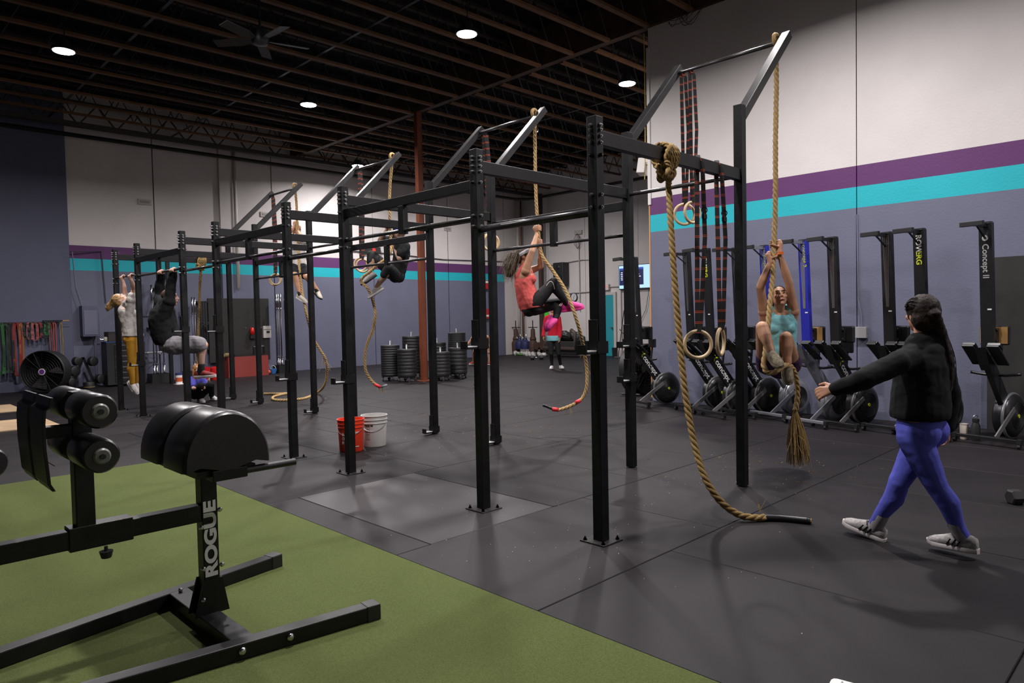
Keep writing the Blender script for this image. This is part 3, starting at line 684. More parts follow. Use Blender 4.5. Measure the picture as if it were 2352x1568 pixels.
# ================================================================== ROWERS STOOD ON END
M_rail = mat('rower_black', (.010, .010, .011), .35); M_silver = mat('rower_silver', (.30, .30, .33), .35, metal=.6); M_blue = mat('rower_blue', (.02, .025, .33), .35)
M_grille = mat('flywheel_grille', (.006, .006, .006), .6); M_cage = mat('flywheel_cage', (.015, .0155, .016), .32); M_ply = mat('seat_ply', (.5, .28, .09), .6); M_greyt = mat('strut_grey', (.17, .165, .165), .4, metal=.3)
M_streak = mat('rail_steel_insert', (.36, .36, .37), .25, metal=.9)
def make_rower(style, label):
    'rower standing upright: flywheel end on the floor, seat rail vertical. local +x points into the room'
    blue = style == 'blue'
    RM = M_blue if blue else M_rail; FR = M_silver if blue else M_rail; CG = M_silver if blue else M_cage
    t = thing('rowing_machine', label, 'rowing machine', (0, 0, 0), 'rowing machines stood on end along the wall')
    A = V((0, 0, 2.36)); Bm = V((-.07, 0, .98))
    L = lambda z: A+(Bm-A)*((2.36-z)/(2.36-.98))
    b = MB(); b.beam(A, Bm, .125, .06, (1, 0, 0)); b.build('seat_rail', RM, t, bevel=.004)
    b = MB(); [b.beam(A+V((.031, y_, -.02)), L(1.5)+V((.031, y_*.4, 0)), .009, .004, (1, 0, 0)) for y_ in (-.03, -.008, .014, .036)]; b.build('rail_insert', M_silver if blue else M_streak, t) if style in ('plain', 'blue') else None
    b = MB(); b.box(L(1.45)+V((0.032, 0.03, 0)), (.002, .04, .014)); b.build('sticker', M_logo, t)
    # rear leg sticking out at the top
    LC = M_silver if (blue and style == 'blue') else M_greyt
    b = MB(); b.bx(0, .30, -.02, .02, 2.315, 2.355); b.build('rear_leg', LC if blue else M_rail, t); b = MB(); b.beam((.2, 0, 2.32), (.02, 0, 2.2), .018, .012); b.build('leg_brace', M_rail, t)
    b = MB(); b.bx(.29, .335, -.11, .11, 2.31, 2.36); b.build('rear_foot', M_black, t, bevel=.004); b = MB(); b.bx(-.035, .035, -.05, .05, 2.35, 2.372); b.build('rail_cap', M_black, t)
    # seat pushed down the rail
    sp_ = L(1.17); b = MB(); b.lathe([(.02, -.145), (.11, -.14), (.13, -.1), (.13, .1), (.11, .14), (.02, .145)], sp_+V((-.145, 0, 0)), (0, 1, 0), n=4); b.v = []; b.f = []; b.mi = []
    b.box(sp_+V((-.15, 0, .0)), (.05, .29, .21)); b.build('seat', M_vinyl, t, bevel=.02)
    b = MB(); b.box(sp_+V((-.122, 0, 0)), (.008, .26, .18)); b.build('seat_base', M_ply if style in ('blue', 'old') else M_rail, t)
    b = MB(); b.box(sp_+V((-.07, 0, 0)), (.08, .11, .16)); [b.cyl(sp_+V((-.05, -.075, dz)), sp_+V((-.05, .075, dz)), .02, n=10) for dz in (-.06, .06)]; b.build('seat_carriage', M_black, t)
    # foot stretchers
    for s in (-1, 1):
        b = MB(); b.beam((.13, s*.12, 1.07), (-.12, s*.12, .86), .115, .02, (1, 0, 1)); b.build('foot_rest', M_black, t, bevel=.004)
        b = MB(); b.beam((.1, s*.12, 1.09), (.04, s*.12, 1.04), .125, .035, (1, 0, 1)); b.build('heel_cup', M_rail, t, bevel=.004)
    b = MB(); b.prism([(.12, 1.05), (-.12, .85), (-.02, .80), (.03, .86)], (0, 0, 0), (1, 0, 0), (0, 0, 1), -.05, .05); b.build('foot_bracket', FR, t)
    # main frame to the flywheel
    F = V((-.56, 0, .27)); R = .245
    b = MB(); b.beam((-.04, 0, .92), (-.44, 0, .41), .055, .15, (1, 0, 1)); b.build('main_frame', FR, t, bevel=.004)
    if style != 'old':
        d = V((-.39, 0, -.5)).normalized(); n_ = V((0, 1, 0)); u_ = n_.cross(d)
        fo = V((-.04, .0285, .92))+d*.06
        if not blue:
            text('concept 2', .115, fo+d*.1, d, u_, M_logo, t, off=.002); text('X', .1, fo+d*.01, d, u_, M_yell, t, 'emblem', off=.005)
    # flywheel drum (axis across the machine)
    o = MB().lathe([(.10, -.085), (R-.03, -.085), (R, -.06), (R, .035), (R-.012, .06), (R-.05, .085), (.155, .088)], F, (0, 1, 0), n=36).build('flywheel_cage', CG, t, smooth=2)
    MB().lathe([(.0, .089), (.155, .089), (.155, .08)], F, (0, 1, 0), n=30).build('fan_grille', M_grille, o)
    b = MB(); [b.torus(F+V((0, .092, 0)), (0, 1, 0), r_, .0025, 30, 4) for r_ in (.05, .07, .09, .11, .13, .15)]; b.build('grille_rings', mat('grille_wire', (.03, .03, .031), .4), o)
    MB().cyl(F+V((0, .085, 0)), F+V((0, .098, 0)), .022, n=8).build('hub_badge', M_yell if not blue else M_black, o)
    b = MB(); b.torus(F+V((0, .03, 0)), (0, 1, 0), R-.002, .018, 36, 6); b.build('cage_band', M_silver if blue or style == 'old' else M_greyt, o, smooth=True)
    b = MB(); b.prism([(-.40, .47), (-.62, .5), (-.66, .40), (-.42, .38)], (0, 0, 0), (1, 0, 0), (0, 0, 1), -.05, .05); b.build('drive_cover', M_black, t, bevel=.01)
    # front legs and caster bar
    b = MB(); b.beam((-.46, .09, .36), (-.02, .09, .085), .014, .055, (1, 0, 1)); b.build('front_leg', M_silver if blue else M_greyt, t)
    b = MB(); b.bx(-.05, .0, -.31, .31, .06, .095); b.build('front_foot', M_silver if blue else M_rail, t, bevel=.003)
    for s in (-1, 1):
        b = MB(); b.bx(-.055, .005, s*.31-.02, s*.31+.02, .05, .1); b.build('caster_bracket', M_black, t); MB().cyl((-.02, s*.31-.013, .028), (-.02, s*.31+.013, .028), .028, n=12).build('caster_wheel', M_black, t)
    # handle and monitor arm
    b = MB(); b.tube(smooth_path([V((-.22, -.24, .76)), V((-.24, -.1, .74)), V((-.25, 0, .74)), V((-.24, .1, .74)), V((-.22, .24, .76))], 5), .016, 8); b.build('handle', M_rail, t, smooth=True)
    b = MB(); b.beam((-.3, -.05, .6), (-.36, -.07, .95), .03, .02); b.build('monitor_arm', M_rail, t); b = MB(); b.box((-.36, -.07, 1.0), (.05, .16, .14)); b.build('monitor', M_black, t, bevel=.01)
    if style == 'power':
        yd = V((Bm-A).normalized()).cross(V((0, 1, 0))); yd = V((0, 1, 0)).cross(V((Bm-A).normalized()))
        for s_, z_, m_ in (('ROW', 2.3, M_logo), ('ERG', 2.12, M_yell)): text(s_, .085, L(z_)+V((.0315, 0, 0)), V(Bm-A), V((0, 1, 0)), m_, t, off=.002)
    if style == 'old': text('Concept II', .085, L(2.14)+V((.0315, 0, 0)), V(Bm-A), V((0, 1, 0)), mat('logo_grey', (.35, .35, .34), .5), t, off=.001); MB().lathe([(.03, 0), (.03, .002), (.014, .002), (.014, 0)], L(2.2)+V((.031, 0, 0)), (1, 0, 0), n=16).build('emblem', MATS['logo_grey'], t)
    if blue: text('concept 2', .07, L(2.3)+V((.0315, .03, 0)), V(Bm-A), V((0, 1, 0)), M_yell, t, off=.001)
    return t
protos = {}
def rower(style, pxy, ang, label, zt=2.36):
    p = gnd(pxy[0], pxy[1], zt); loc = V((p.x, p.y, 0)); rz = math.radians(ang)
    loc.x = min(loc.x, XW-.03-.56*abs(math.cos(rz))-.25)
    if style not in protos:
        t = make_rower(style, label); protos[style] = t; t.location = loc; t.rotation_euler = (0, 0, rz); return t
    return copy_tree(protos[style], loc, rz, label)
rower('plain', (1457, 592), 158, 'leftmost black rower at the wall corner in front of the screen')
rower('plain', (1577, 580), 160, 'black rower behind the left hanging ring strap')
rower('power', (1622, 572), 160, 'black rower with yellow lettering between the ring straps')
rower('plain', (1690, 570), 162, 'black rower behind the right-hand near rig post')
rower('blue', (1755, 565), 162, 'blue and silver rower left of the teal climber')
rower('blue', (1845, 552), 162, 'blue and silver rower right of the teal climber')
rower('plain', (1912, 546), 163, 'black rower right of the blue pair beside the teal climber')
rower('plain', (2037, 535), 164, 'black rower partly behind the outstretched arm of the walking woman')
rower('power', (2112, 527), 165, 'black rower with yellow lettering rising above the walking woman')
rower('old', (2265, 512), 168, 'rightmost old black rower with white lettering and plywood seat')
# ================================================================== PEOPLE
M_skin = mat('skin_warm', (.46, .24, .15), .5, noise=.12, nscale=12, spec=.35)
M_skin2 = mat('skin_tan', (.43, .225, .135), .5, noise=.15, nscale=12, spec=.35)
M_skin3 = mat('skin_pale', (.55, .33, .25), .5, noise=.12, nscale=12, spec=.35)
M_lip = mat('lip', (.33, .10, .08), .45); M_eye = mat('eye_dark', (.02, .012, .01), .3); M_brow = mat('brow_hair', (.03, .02, .015), .7)
M_sock = mat('grey_sock', (.26, .25, .25), .9, bump=.4, bscale=300); M_wsock = mat('white_sock', (.6, .57, .55), .9); M_bsock = mat('black_sock', (.012, .012, .012), .9)
M_sole = mat('white_sole', (.62, .58, .57), .6)
def hairmat(n, c, c2):
    m = mat(n, c, .62, col2=c2, noise=.5, nscale=45, bump=.35, bscale=90, spec=.25); return m
def cloth(n, c, f=.1): return mat(n, c, .88, noise=f, nscale=9, bump=.25, bscale=320, spec=.2)
def cap_rings(p0, r0, p1, r1, n=14):
    p0 = V(p0); p1 = V(p1); ax = p1-p0
    if ax.length < 1e-5: ax = V((0, 0, 1e-4))
    d, a, b = frame(ax); R = []
    ring_ = lambda c, r: [c+(a*math.cos(2*PI*k/n)+b*math.sin(2*PI*k/n))*max(r, 2e-4) for k in range(n)]
    for k in range(0, 4): t = PI/2*k/4; R.append(ring_(p0-d*r0*math.cos(t), r0*math.sin(t)))
    R.append(ring_(p0, r0)); R.append(ring_(p1, r1))
    for k in range(1, 5): t = PI/2*k/4; R.append(ring_(p1+d*r1*math.sin(t), r1*math.cos(t)))
    return R
class Fig:
    def __init__(s, base, label, group=None, name='person', cat='person'):
        s.base = V(base); s.t = thing(name, label, cat, base, group); s.P = {}
    def put(s, name, prim): s.P.setdefault(name, []).append(prim); return s
    def cone(s, name, *pr):
        'chain: p,r,p,r,...'
        for i in range(0, len(pr)-2, 2): s.put(name, ('c', V(pr[i]), pr[i+1], V(pr[i+2]), pr[i+3]))
        return s
    def ell(s, name, c, r, f=(0, 1, 0), u=(0, 0, 1)):
        f = V(f).normalized(); x, y, z = None, f, None
        _, sd, uu = frame(f, u); M = Matrix((sd, f, uu)).transposed()
        return s.put(name, ('e', V(c), r, M))
    def loft(s, name, secs, rv, fv): return s.put(name, ('l', [(V(c), a, b) for c, a, b in secs], V(rv), V(fv)))
    def mesh(s, names, obj, m, infl=0., voxel=.008, smooth=4, fold=0., fscale=.09, extra=None, parent=None, shrink=None):
        b = MB()
        for nme in names:
            for p in s.P[nme]:
                if p[0] == 'c': b.loft(cap_rings(p[1], p[2]+infl, p[3], p[4]+infl))
                elif p[0] == 'e': b.ball(p[1], tuple(k+infl for k in p[2]), 12, p[3])
                else:
                    secs, rv, fv = p[1:]; n = 22
                    R = []
                    for c, a, e in secs: R.append([c+rv*((a+infl)*math.cos(2*PI*k/n))+fv*((e+infl)*math.sin(2*PI*k/n)) for k in range(n)])
                    b.loft(R)
        o = b.build(obj, m, parent or s.t, s.base, smooth=True)
        r = o.modifiers.new('remesh', 'REMESH'); r.mode = 'VOXEL'; r.voxel_size = voxel; r.use_smooth_shade = True
        if fold:
            tx = bpy.data.textures.get('fold%g' % fscale) or bpy.data.textures.new('fold%g' % fscale, 'CLOUDS'); tx.noise_scale = fscale; tx.noise_depth = 2
            d = o.modifiers.new('fold', 'DISPLACE'); d.texture = tx; d.strength = fold; d.mid_level = .5; d.texture_coords = 'LOCAL'
        if smooth: k = o.modifiers.new('smooth', 'SMOOTH'); k.factor = .5; k.iterations = smooth
        return o
    # ---- anatomy
    def torso(s, pel, mid, neck, rv, fv, k=1., w=1., hipw=1., female=True):
        rv = V(rv).normalized(); fv = V(fv).normalized(); pel = V(pel); mid = V(mid); neck = V(neck)
        q = lambda t: ((1-t)**2)*pel+2*t*(1-t)*(mid*2-(pel+neck)*.5)+t*t*neck
        T = [(-.16, .10*hipw, .085), (-.10, .145*hipw, .105), (0, .165*hipw, .115), (.12, .155*hipw, .11), (.3, .128*w, .095), (.42, .125*w, .093), (.6, .14*w, .103), (.76, .152*w, .108), (.88, .15*w, .095), (.97, .10*w, .07), (1.02, .055, .05)]
        s.loft('torso', [(q(t), a*k, b*k) for t, a, b in T], rv, fv)
        s.loft('pelvis', [(q(t), a*k, b*k) for t, a, b in T[:4]], rv, fv)
        s.loft('midtorso', [(q(t), a*k, b*k) for t, a, b in T[2:9]], rv, fv)
        if female:
            for sg in (-1, 1): s.ell('torso', q(.7)+rv*sg*.068*k+fv*.085*k, (.055*k, .045*k, .055*k), fv)
        for sg in (-1, 1):
            s.ell('pelvis', q(-.02)+rv*sg*.06*k-fv*.05*k, (.095*k, .08*k, .09*k), fv); s.ell('torso', q(-.02)+rv*sg*.06*k-fv*.045*k, (.09*k, .075*k, .085*k), fv)
        s.q = q
    def arm(s, side, sh, el, wr, k=1.):
        sh, el, wr = V(sh), V(el), V(wr); m_ = sh.lerp(el, .45); f_ = el.lerp(wr, .3)
        s.cone('ua'+side, sh, .052*k, m_, .044*k, el, .036*k); s.ell('ua'+side, sh, (.055*k, .055*k, .055*k))
        s.cone('fa'+side, el, .037*k, f_, .039*k, wr, .024*k)
    def leg(s, side, hip, kn, an, k=1., back=None):
        hip, kn, an = V(hip), V(kn), V(an); back = V(back) if back else V((0, 0, 0)); m_ = hip.lerp(kn, .4)
        s.cone('th'+side, hip, .088*k, m_, .078*k, kn, .054*k)
        c = kn.lerp(an, .32)+back*.018*k; l = kn.lerp(an, .75)
        s.cone('sh'+side, kn, .052*k, c, .054*k, l, .036*k, an, .033*k)
    def head(s, c, f, u, k=1., neck=None, female=True, face=True, skin=None):
        c = V(c); f = V(f).normalized(); _, r, u = frame(f, u)
        s.ell('head', c+u*.018*k-f*.01*k, (.073*k, .092*k, .095*k), f, u)
        s.ell('head', c-u*.03*k+f*.012*k, (.062*k, .074*k, .078*k), f, u)
        s.ell('head', c-u*.085*k+f*.055*k, (.028*k, .026*k, .024*k), f, u)       # chin
        s.ell('head', c-u*.06*k+f*.02*k, (.052*k, .06*k, .04*k), f, u)            # jaw
        s.cone('head', c+f*.083*k+u*.012*k, .008*k, c+f*.1*k-u*.022*k, .013*k)    # nose
        s.ell('head', c+f*.087*k-u*.026*k, (.02*k, .012*k, .009*k), f, u)
        for sg in (-1, 1):
            s.ell('head', c+r*sg*.074*k-u*.01*k-f*.012*k, (.009*k, .02*k, .032*k), f, u)          # ear
            s.ell('head', c+r*sg*.04*k+f*.062*k-u*.018*k, (.021*k, .017*k, .019*k), f, u)         # cheek
            s.ell('head', c+r*sg*.03*k+f*.078*k+u*.035*k, (.024*k, .009*k, .008*k), f, u)         # brow
        s.ell('head', c+f*.082*k-u*.055*k, (.024*k, .012*k, .013*k), f, u)        # mouth
        if neck is not None: s.cone('head', c-u*.06*k-f*.02*k, .05*k, V(neck), .056*k)
        s.hc, s.hf, s.hr, s.hu, s.hk = c, f, r, u, k
    def face(s, parent=None):
        c, f, r, u, k = s.hc, s.hf, s.hr, s.hu, s.hk
        for sg in (-1, 1):
            MB().ball(c+r*sg*.031*k+f*.080*k+u*.012*k, (.012*k, .008*k, .0028*k), 8, Matrix((r, f, u)).transposed()).build('eye', M_eye, s.t, s.base, smooth=True)
            MB().tube([c+r*sg*(.016+.011*i)*k+f*(.0905-.003*i*i*.5)*k+u*(.033+.004*min(i, 2)-.003*i)*k for i in range(4)], .0035*k, 5).build('eyebrow', M_brow, s.t, s.base)
        MB().tube(smooth_path([c+r*x*k+f*(.0935-abs(x)*.35)*k-u*(.056+abs(x)*.1)*k for x in (-.023, -.01, 0, .01, .023)], 4), .005*k, 6).build('lips', M_lip, s.t, s.base)
    def grip(s, c, ax, wrist, R=.023, k=1., name='hand', side=None, flip=1):
        'a hand closed round a rope or bar: c on its axis, wrist where the forearm ends'
        c = V(c); ax = V(ax).normalized(); w = V(wrist)-c; w = w-ax*w.dot(ax)
        n = V(side).normalized() if side is not None else (w.normalized() if w.length > .01 else frame(ax)[1]); n = (n-ax*n.dot(ax)).normalized(); t = ax.cross(n)*flip
        rr = R+.009*k
        for i in range(4):
            o = c+ax*((i-1.5)*.0195*k); r_ = (.0088, .0095, .009, .0078)[i]*k
            P = [o+(n*math.cos(a)+t*math.sin(a))*(rr+(.006 if j % 2 else 0)) for j, a in enumerate((-.5, .25, 1.0, 1.75, 2.5, 3.2))]
            for a, b in zip(P, P[1:]): s.put(name, ('c', a, r_, b, r_*.96))
        P = [c+ax*(.03*k)*flip0+(n*math.cos(a)+t*math.sin(a))*(rr+.004) for flip0, a in ((-1, -.3), (-.9, -1.0), (-.6, -1.8), (-.2, -2.5))]
        for a, b in zip(P, P[1:]): s.put(name, ('c', a, .0115*k, b, .0105*k))
        s.cone(name, c+n*(rr+.010)-t*.012-ax*.022*k, .018*k, c+n*(rr+.010)-t*.012+ax*.024*k, .017*k)
        s.cone(name, c+n*(rr+.012)-t*.01, .027*k, V(wrist), .025*k); s.cone(name, c+n*(rr+.008)-t*.012-ax*.025, .016*k, V(wrist), .02*k); s.cone(name, c+n*(rr+.008)-t*.012+ax*.025, .016*k, V(wrist), .02*k)
    def hand(s, wr, d, pn, side=1, k=1., curl=.35, name='hand'):
        'relaxed open hand: d along the hand, pn out of the palm, side +1/-1 puts the thumb'
        wr = V(wr); d = V(d).normalized(); pn = (V(pn)-d*V(pn).dot(d)).normalized(); x = d.cross(pn)*side
        for j in (-1.4, -.5, .5, 1.4): s.cone(name, wr, .02*k, wr+d*.085*k+x*j*.019*k, .0115*k)
        for i, (L, r_) in enumerate(((.062, .0083), (.075, .0088), (.08, .009), (.072, .0088))):
            p = wr+d*.085*k+x*(i-1.5)*.021*k; dd = d.copy(); q = p
            for j in range(3):
                a = curl*(1.+.5*j); dd = (dd*math.cos(a)+pn*math.sin(a)).normalized() if False else (d*math.cos(curl*(j+1)*.9)+pn*math.sin(curl*(j+1)*.9)).normalized()
                e = q+dd*L*k*(.42, .32, .26)[j]; s.put(name, ('c', q, r_*k, e, r_*k*.92)); q = e
        p = wr+d*.025*k+x*.022*k; a = p+(x*.7+d*.6+pn*.3).normalized()*.045*k; s.cone(name, p, .016*k, a, .011*k, a+(d*.9+pn*.4+x*.1).normalized()*.034*k, .009*k)
    def shoe(s, an, toe, upv, m, L=.26, m2=None, stripes=None, w=1., lace=None, hs=1.):
        'an = ankle centre; toe = direction heel to toe; upv = away from the sole'
        an = V(an); d = V(toe).normalized(); u = V(upv); u = (u-d*u.dot(d)).normalized(); y = u.cross(d)
        h = .085; o = an-u*h; k = L/.26
        U = MB(); R = []
        for x, zc, a, b in ((-.075, .04, .012, .02), (-.07, .05, .027, .038), (-.045, .055, .035, .045), (-.01, .055, .038, .046), (.03, .058, .041, .048), (.07, .05, .044, .040), (.115, .042, .046, .032), (.155, .037, .042, .026), (.18, .032, .03, .018), (.19, .024, .012, .006)):
            R.append([o+d*x*k+u*zc*hs+y*(a*w*math.cos(2*PI*j/18))+u*(b*hs*math.sin(2*PI*j/18)) for j in range(18)])
        U.loft(R); ob = U.build('shoe', m, s.t, s.base, smooth=True)
        pl = [(-.082, 0), (-.075, .024), (-.04, .036), (.03, .038), (.1, .049), (.15, .046), (.185, .028), (.195, 0)]; pl = pl+[(a, -b) for a, b in pl[-2:0:-1]]
        b = MB(); b.loft([[o+d*a*k+y*c*w*f+u*(z+max(0, a-.13)*.18) for a, c in pl] for z, f in ((.0, .92), (.006, 1.), (.022, 1.02), (.028, .97))]); b.build('sole', m2 or M_sole, ob, s.base, smooth=2)
        if lace:
            b = MB()
            for i in range(4): x = .035+.018*i; z = .106-.0125*i; b.tube([o+d*x*k+y*q*.022+u*(z-abs(q)*.012) for q in (-1, 0, 1)], .004, 5)
            b.tube([o+d*.03*k+u*.094, o+d*.04*k+y*.03+u*.105, o+d*.03*k+y*.045+u*.08], .003, 4); b.build('laces', lace, ob, s.base)
        if stripes:
            b = MB()
            for sg in (-1, 1):
                for i in range(3): x = .02+.026*i; b.beam(o+d*x*k+y*sg*(.044*w)+u*.032, o+d*(x-.02)*k+y*sg*(.037*w)+u*.07, .008, .010, u)
            b.build('side_stripes', stripes, ob, s.base)
        return ob
    def sock(s, an, kn, m, f=.22, r=.037):
        MB().loft(cap_rings(V(an), r, V(an).lerp(V(kn), f), r+.001)).build('sock', m, s.t, s.base, smooth=True)
BODY = ['torso', 'head', 'uaL', 'faL', 'uaR', 'faR', 'thL', 'shL', 'thR', 'shR', 'hand']

# ---- 1 woman walking past
d0 = dep((1.13, -1.5, 1)); J = lambda x, y, d=0: px(x, y, d0+d)
f = Fig((1.12, -1.5, 0), 'woman walking in black hooded sweatshirt and bright blue leggings'); FW = V((.12, 1, 0)).normalized(); RT = V((1, -.12, 0)).normalized(); UP = V((0, 0, 1))
pel = J(2113, 985); neck = J(2117, 792, .02)
f.torso(pel, (pel+neck)/2-FW*.0, neck, RT, FW, 1.02, w=1.05, hipw=1.02)
hd = J(2116, 722, .02); f.head(hd, V((.62, .78, .02)), UP, .98, neck=neck-UP*.02)
shL, elL, wrL = J(2062, 832, -.16), J(1985, 872, -.2), J(1922, 893, -.12)
shR, elR, wrR = J(2160, 830, .16), J(2184, 908, .14), J(2176, 978, .12)
f.arm('L', shL, elL, wrL); f.arm('R', shR, elR, wrR)
aR = gnd(1996, 1236, 0)+UP*.10+V((-.0, -.03, 0)); aL = gnd(2215, 1278, 0)+UP*.115
hL, hR = pel-RT*.085-UP*.04, pel+RT*.085-UP*.04
knR = J(2065, 1108, .06); knL = J(2152, 1118, -.1)
aR = px(2010, 1206, dep(aR)); aL = px(2212, 1232, dep(aL))
f.leg('L', hL, knL, aL, 1.04, -FW); f.leg('R', hR, knR, aR, 1.04, -FW)
f.hand(wrL, (J(1880, 902, -.08)-wrL), UP*-.3+RT, -1, 1., .7); f.hand(wrR, J(2172, 1010, .12)-wrR, RT*-.6+FW*.5, 1, 1., .5)
f.mesh(BODY, 'body', M_skin, voxel=.006)
f.mesh(['pelvis', 'thL', 'shL', 'thR', 'shR'], 'leggings', cloth('blue_leggings', (.095, .105, .50)), .006, .006, 12, .007, .05)
tb_ = f.q; hem = [(tb_(t), a, e) for t, a, e in ((.13, .185, .16), (.2, .19, .165), (.35, .185, .16), (.55, .18, .15), (.75, .185, .145), (.88, .175, .13), (.98, .12, .10), (1.04, .08, .078))]
f.loft('hood', hem, RT, FW); f.cone('hood', neck-RT*.02+UP*.0, .085, neck+UP*.02-FW*.03, .082); f.ell('hood', neck-FW*.075-UP*.045, (.12, .055, .07), FW)
f.cone('hood', shL, .07, elL, .062, wrL, .045); f.cone('hood', shR, .07, elR, .06, wrR, .045); f.cone('hood', neck-UP*.05, .08, shL, .066); f.cone('hood', neck-UP*.05, .08, shR, .066)
f.mesh(['hood'], 'hooded_sweatshirt', cloth('black_fleece', (.007, .0071, .008)), 0, .008, 3, .018, .09)
H = hairmat('dark_brown_hair', (.010, .006, .005), (.026, .015, .012))
c, hf, hr, hu = f.hc, f.hf, f.hr, f.hu
f.ell('hair', c+hu*.028-hf*.02, (.09, .104, .1), hf, hu); f.ell('hair', c-hu*.025-hf*.045, (.088, .072, .085), hf, hu); f.ell('hair', c-hf*.12+hu*.005, (.035, .035, .03), hf, hu)
po = c-hf*.125; f.cone('hair', po, .03, J(2160, 775, -.03), .042, J(2172, 830, -.03), .05, J(2172, 890, -.02), .038, J(2165, 925, -.02), .012)
f.mesh(['hair'], 'hair', H, 0, .006, 2, .012, .03)
b = MB()
for i in range(110):
    a = random.uniform(-2.2, 2.2); e = random.uniform(-.15, .55)
    s0 = c+(hf*math.cos(a)*.088+hr*math.sin(a)*.09)*math.cos(e*1.2)+hu*(.03+.07*math.sin(e*1.2)+.02*math.cos(a)); m0 = c+hr*math.sin(a)*.098*random.uniform(.75, 1)-hf*.035+hu*(.05+.075*math.cos(a)*random.uniform(.7, 1)); q0 = c-hf*.09+hr*math.sin(a)*.045+hu*.02
    b.tube(smooth_path([s0, m0, q0, po], 4), .0035, 4)
b.build('hair_strands', H, f.t, f.base)['kind'] = 'stuff'
b = MB()
for i in range(60):
    o = V((max(-.035, min(.035, random.gauss(0, .02))), max(-.035, min(.035, random.gauss(0, .02))), 0)); b.tube(smooth_path([po+o*.3, J(2160, 775, -.03)+o, J(2172, 830, -.03)+o*1.3, J(2172, 890, -.02)+o*1.2, J(2166, 935+random.uniform(-30, 15), -.02)+o], 3), .004, 4, taper=lambda t: 1-.8*t)
b.build('ponytail_strands', H, f.t, f.base)['kind'] = 'stuff'
Msh = mat('grey_knit_shoe', (.36, .34, .335), .8, noise=.25, nscale=60, bump=.5, bscale=200)
f.shoe(aR, (FW*1.0+UP*.22), UP-FW*.2, Msh, .27, lace=M_black, stripes=M_black); f.shoe(aL, FW+UP*-.03, UP, Msh, .27, lace=M_black, stripes=M_black)
f.sock(aR-UP*.02, knR, M_sock, .3, .042); f.sock(aL-UP*.02, knL, M_sock, .3, .042)

# ---- 2 rope climber in teal top, facing the camera
d0 = 6.38; J = lambda x, y, d=0: px(x, y, d0+d)
base = V((J(1787, 840).x, J(1787, 840).y, 0))
f = Fig(base, 'woman climbing a rope in pale teal tank top, knees drawn up'); FW = (-fw+UP*.02).normalized(); FW = V((FW.x, FW.y, 0)).normalized(); RT = V((FW.y, -FW.x, 0))  # her right is image left
RT = V((-rt.x, -rt.y, 0)).normalized()
pel = J(1788, 838, .2); neck = J(1789, 716, .12); f.torso(pel, (pel+neck)/2-FW*.03, neck, RT, FW, .95, w=1.0)
f.head(J(1789, 682, .06), FW+UP*.38+RT*.1, UP-FW*.3, .96, neck=neck)
wr1, el1, s1 = J(1769, 602, -.02), J(1746, 660, .02), J(1755, 716, .1)
wr2, el2, s2 = J(1790, 582, .0), J(1812, 650, .03), J(1822, 716, .1)
f.arm('R', s1, el1, wr1, .98); f.arm('L', s2, el2, wr2, .98)
f.cone('torso', neck-UP*.03, .05, s1, .055); f.cone('torso', neck-UP*.03, .05, s2, .055)
for sh_, sg in ((s1, 1), (s2, -1)): f.cone('torso', sh_, .05, f.q(.62)+RT*sg*.10, .06)
ax = V((0, 0, 1)); f.grip(J(1775, 586, 0), ax, wr1, .025, .98, flip=-1, side=(-rt)); f.grip(J(1779, 560, .02), ax, wr2, .025, .98, side=rt)
k1, k2 = J(1751, 752, -.17), J(1805, 775, -.2); h1, h2 = J(1762, 836, .17), J(1815, 836, .17); a1, a2 = J(1770, 806, -.26), J(1809, 833, -.22)
k1a = k1; f.leg('R', h1, k1, a1+V((0, 0, 0)), 1.06, RT*0+UP*-.5); f.leg('L', h2, k2, a2, 1.06, UP*-.5)
f.mesh(BODY, 'body', M_skin2, voxel=.0055)
f.face()
f.loft('tank', [(f.q(t), a, e) for t, a, e in ((.0, .18, .14), (.2, .178, .135), (.4, .17, .13), (.6, .172, .132), (.78, .172, .13), (.88, .16, .112), (.94, .125, .09))], RT, FW)
for sg, sh in ((1, s1), (-1, s2)):
    f.cone('tank', f.q(.85)+RT*sg*.08+FW*.055, .045, neck+RT*sg*.09+UP*.012-FW*.0, .058, f.q(.82)+RT*sg*.08-FW*.07, .045); f.ell('tank', f.q(.7)+RT*sg*.068+FW*.085, (.06, .05, .06), FW)
f.mesh(['tank'], 'tank_top', cloth('teal_jersey', (.19, .45, .49)), .004, .006, 4, .014, .06)
f.cone('shorts', f.q(-.05), .1, f.q(.0), .1); f.cone('shorts', h1, .095, h1.lerp(k1, .22), .088); f.cone('shorts', h2, .095, h2.lerp(k2, .22), .088); f.P['shorts'] += f.P['pelvis']
f.mesh(['shorts'], 'shorts', cloth('plum_shorts', (.055, .025, .065)), .008, .007, 3, .012, .06)
H = hairmat('black_hair', (.008, .006, .006), (.022, .016, .014)); c, hf, hr, hu = f.hc, f.hf, f.hr, f.hu
f.ell('hair', c+hu*.045-hf*.03, (.081, .092, .08), hf, hu); f.ell('hair', c-hu*.01-hf*.045, (.083, .065, .08), hf, hu); f.mesh(['hair'], 'hair', H, 0, .006, 2, .006, .03)
camo = mat('camo_shoe', (.10, .085, .055), .8, col2=(.34, .28, .19), noise=.6, nscale=38, bump=.3, bscale=150)
o1 = f.shoe(a1, (UP*-.45-fw*.9+rt*.15), UP*.75-fw*.15+RT*.2, camo, .25, camo); o2 = f.shoe(a2, (UP*-.9-fw*.45+rt*.02), -fw*.9+UP*.4, camo, .25, camo)
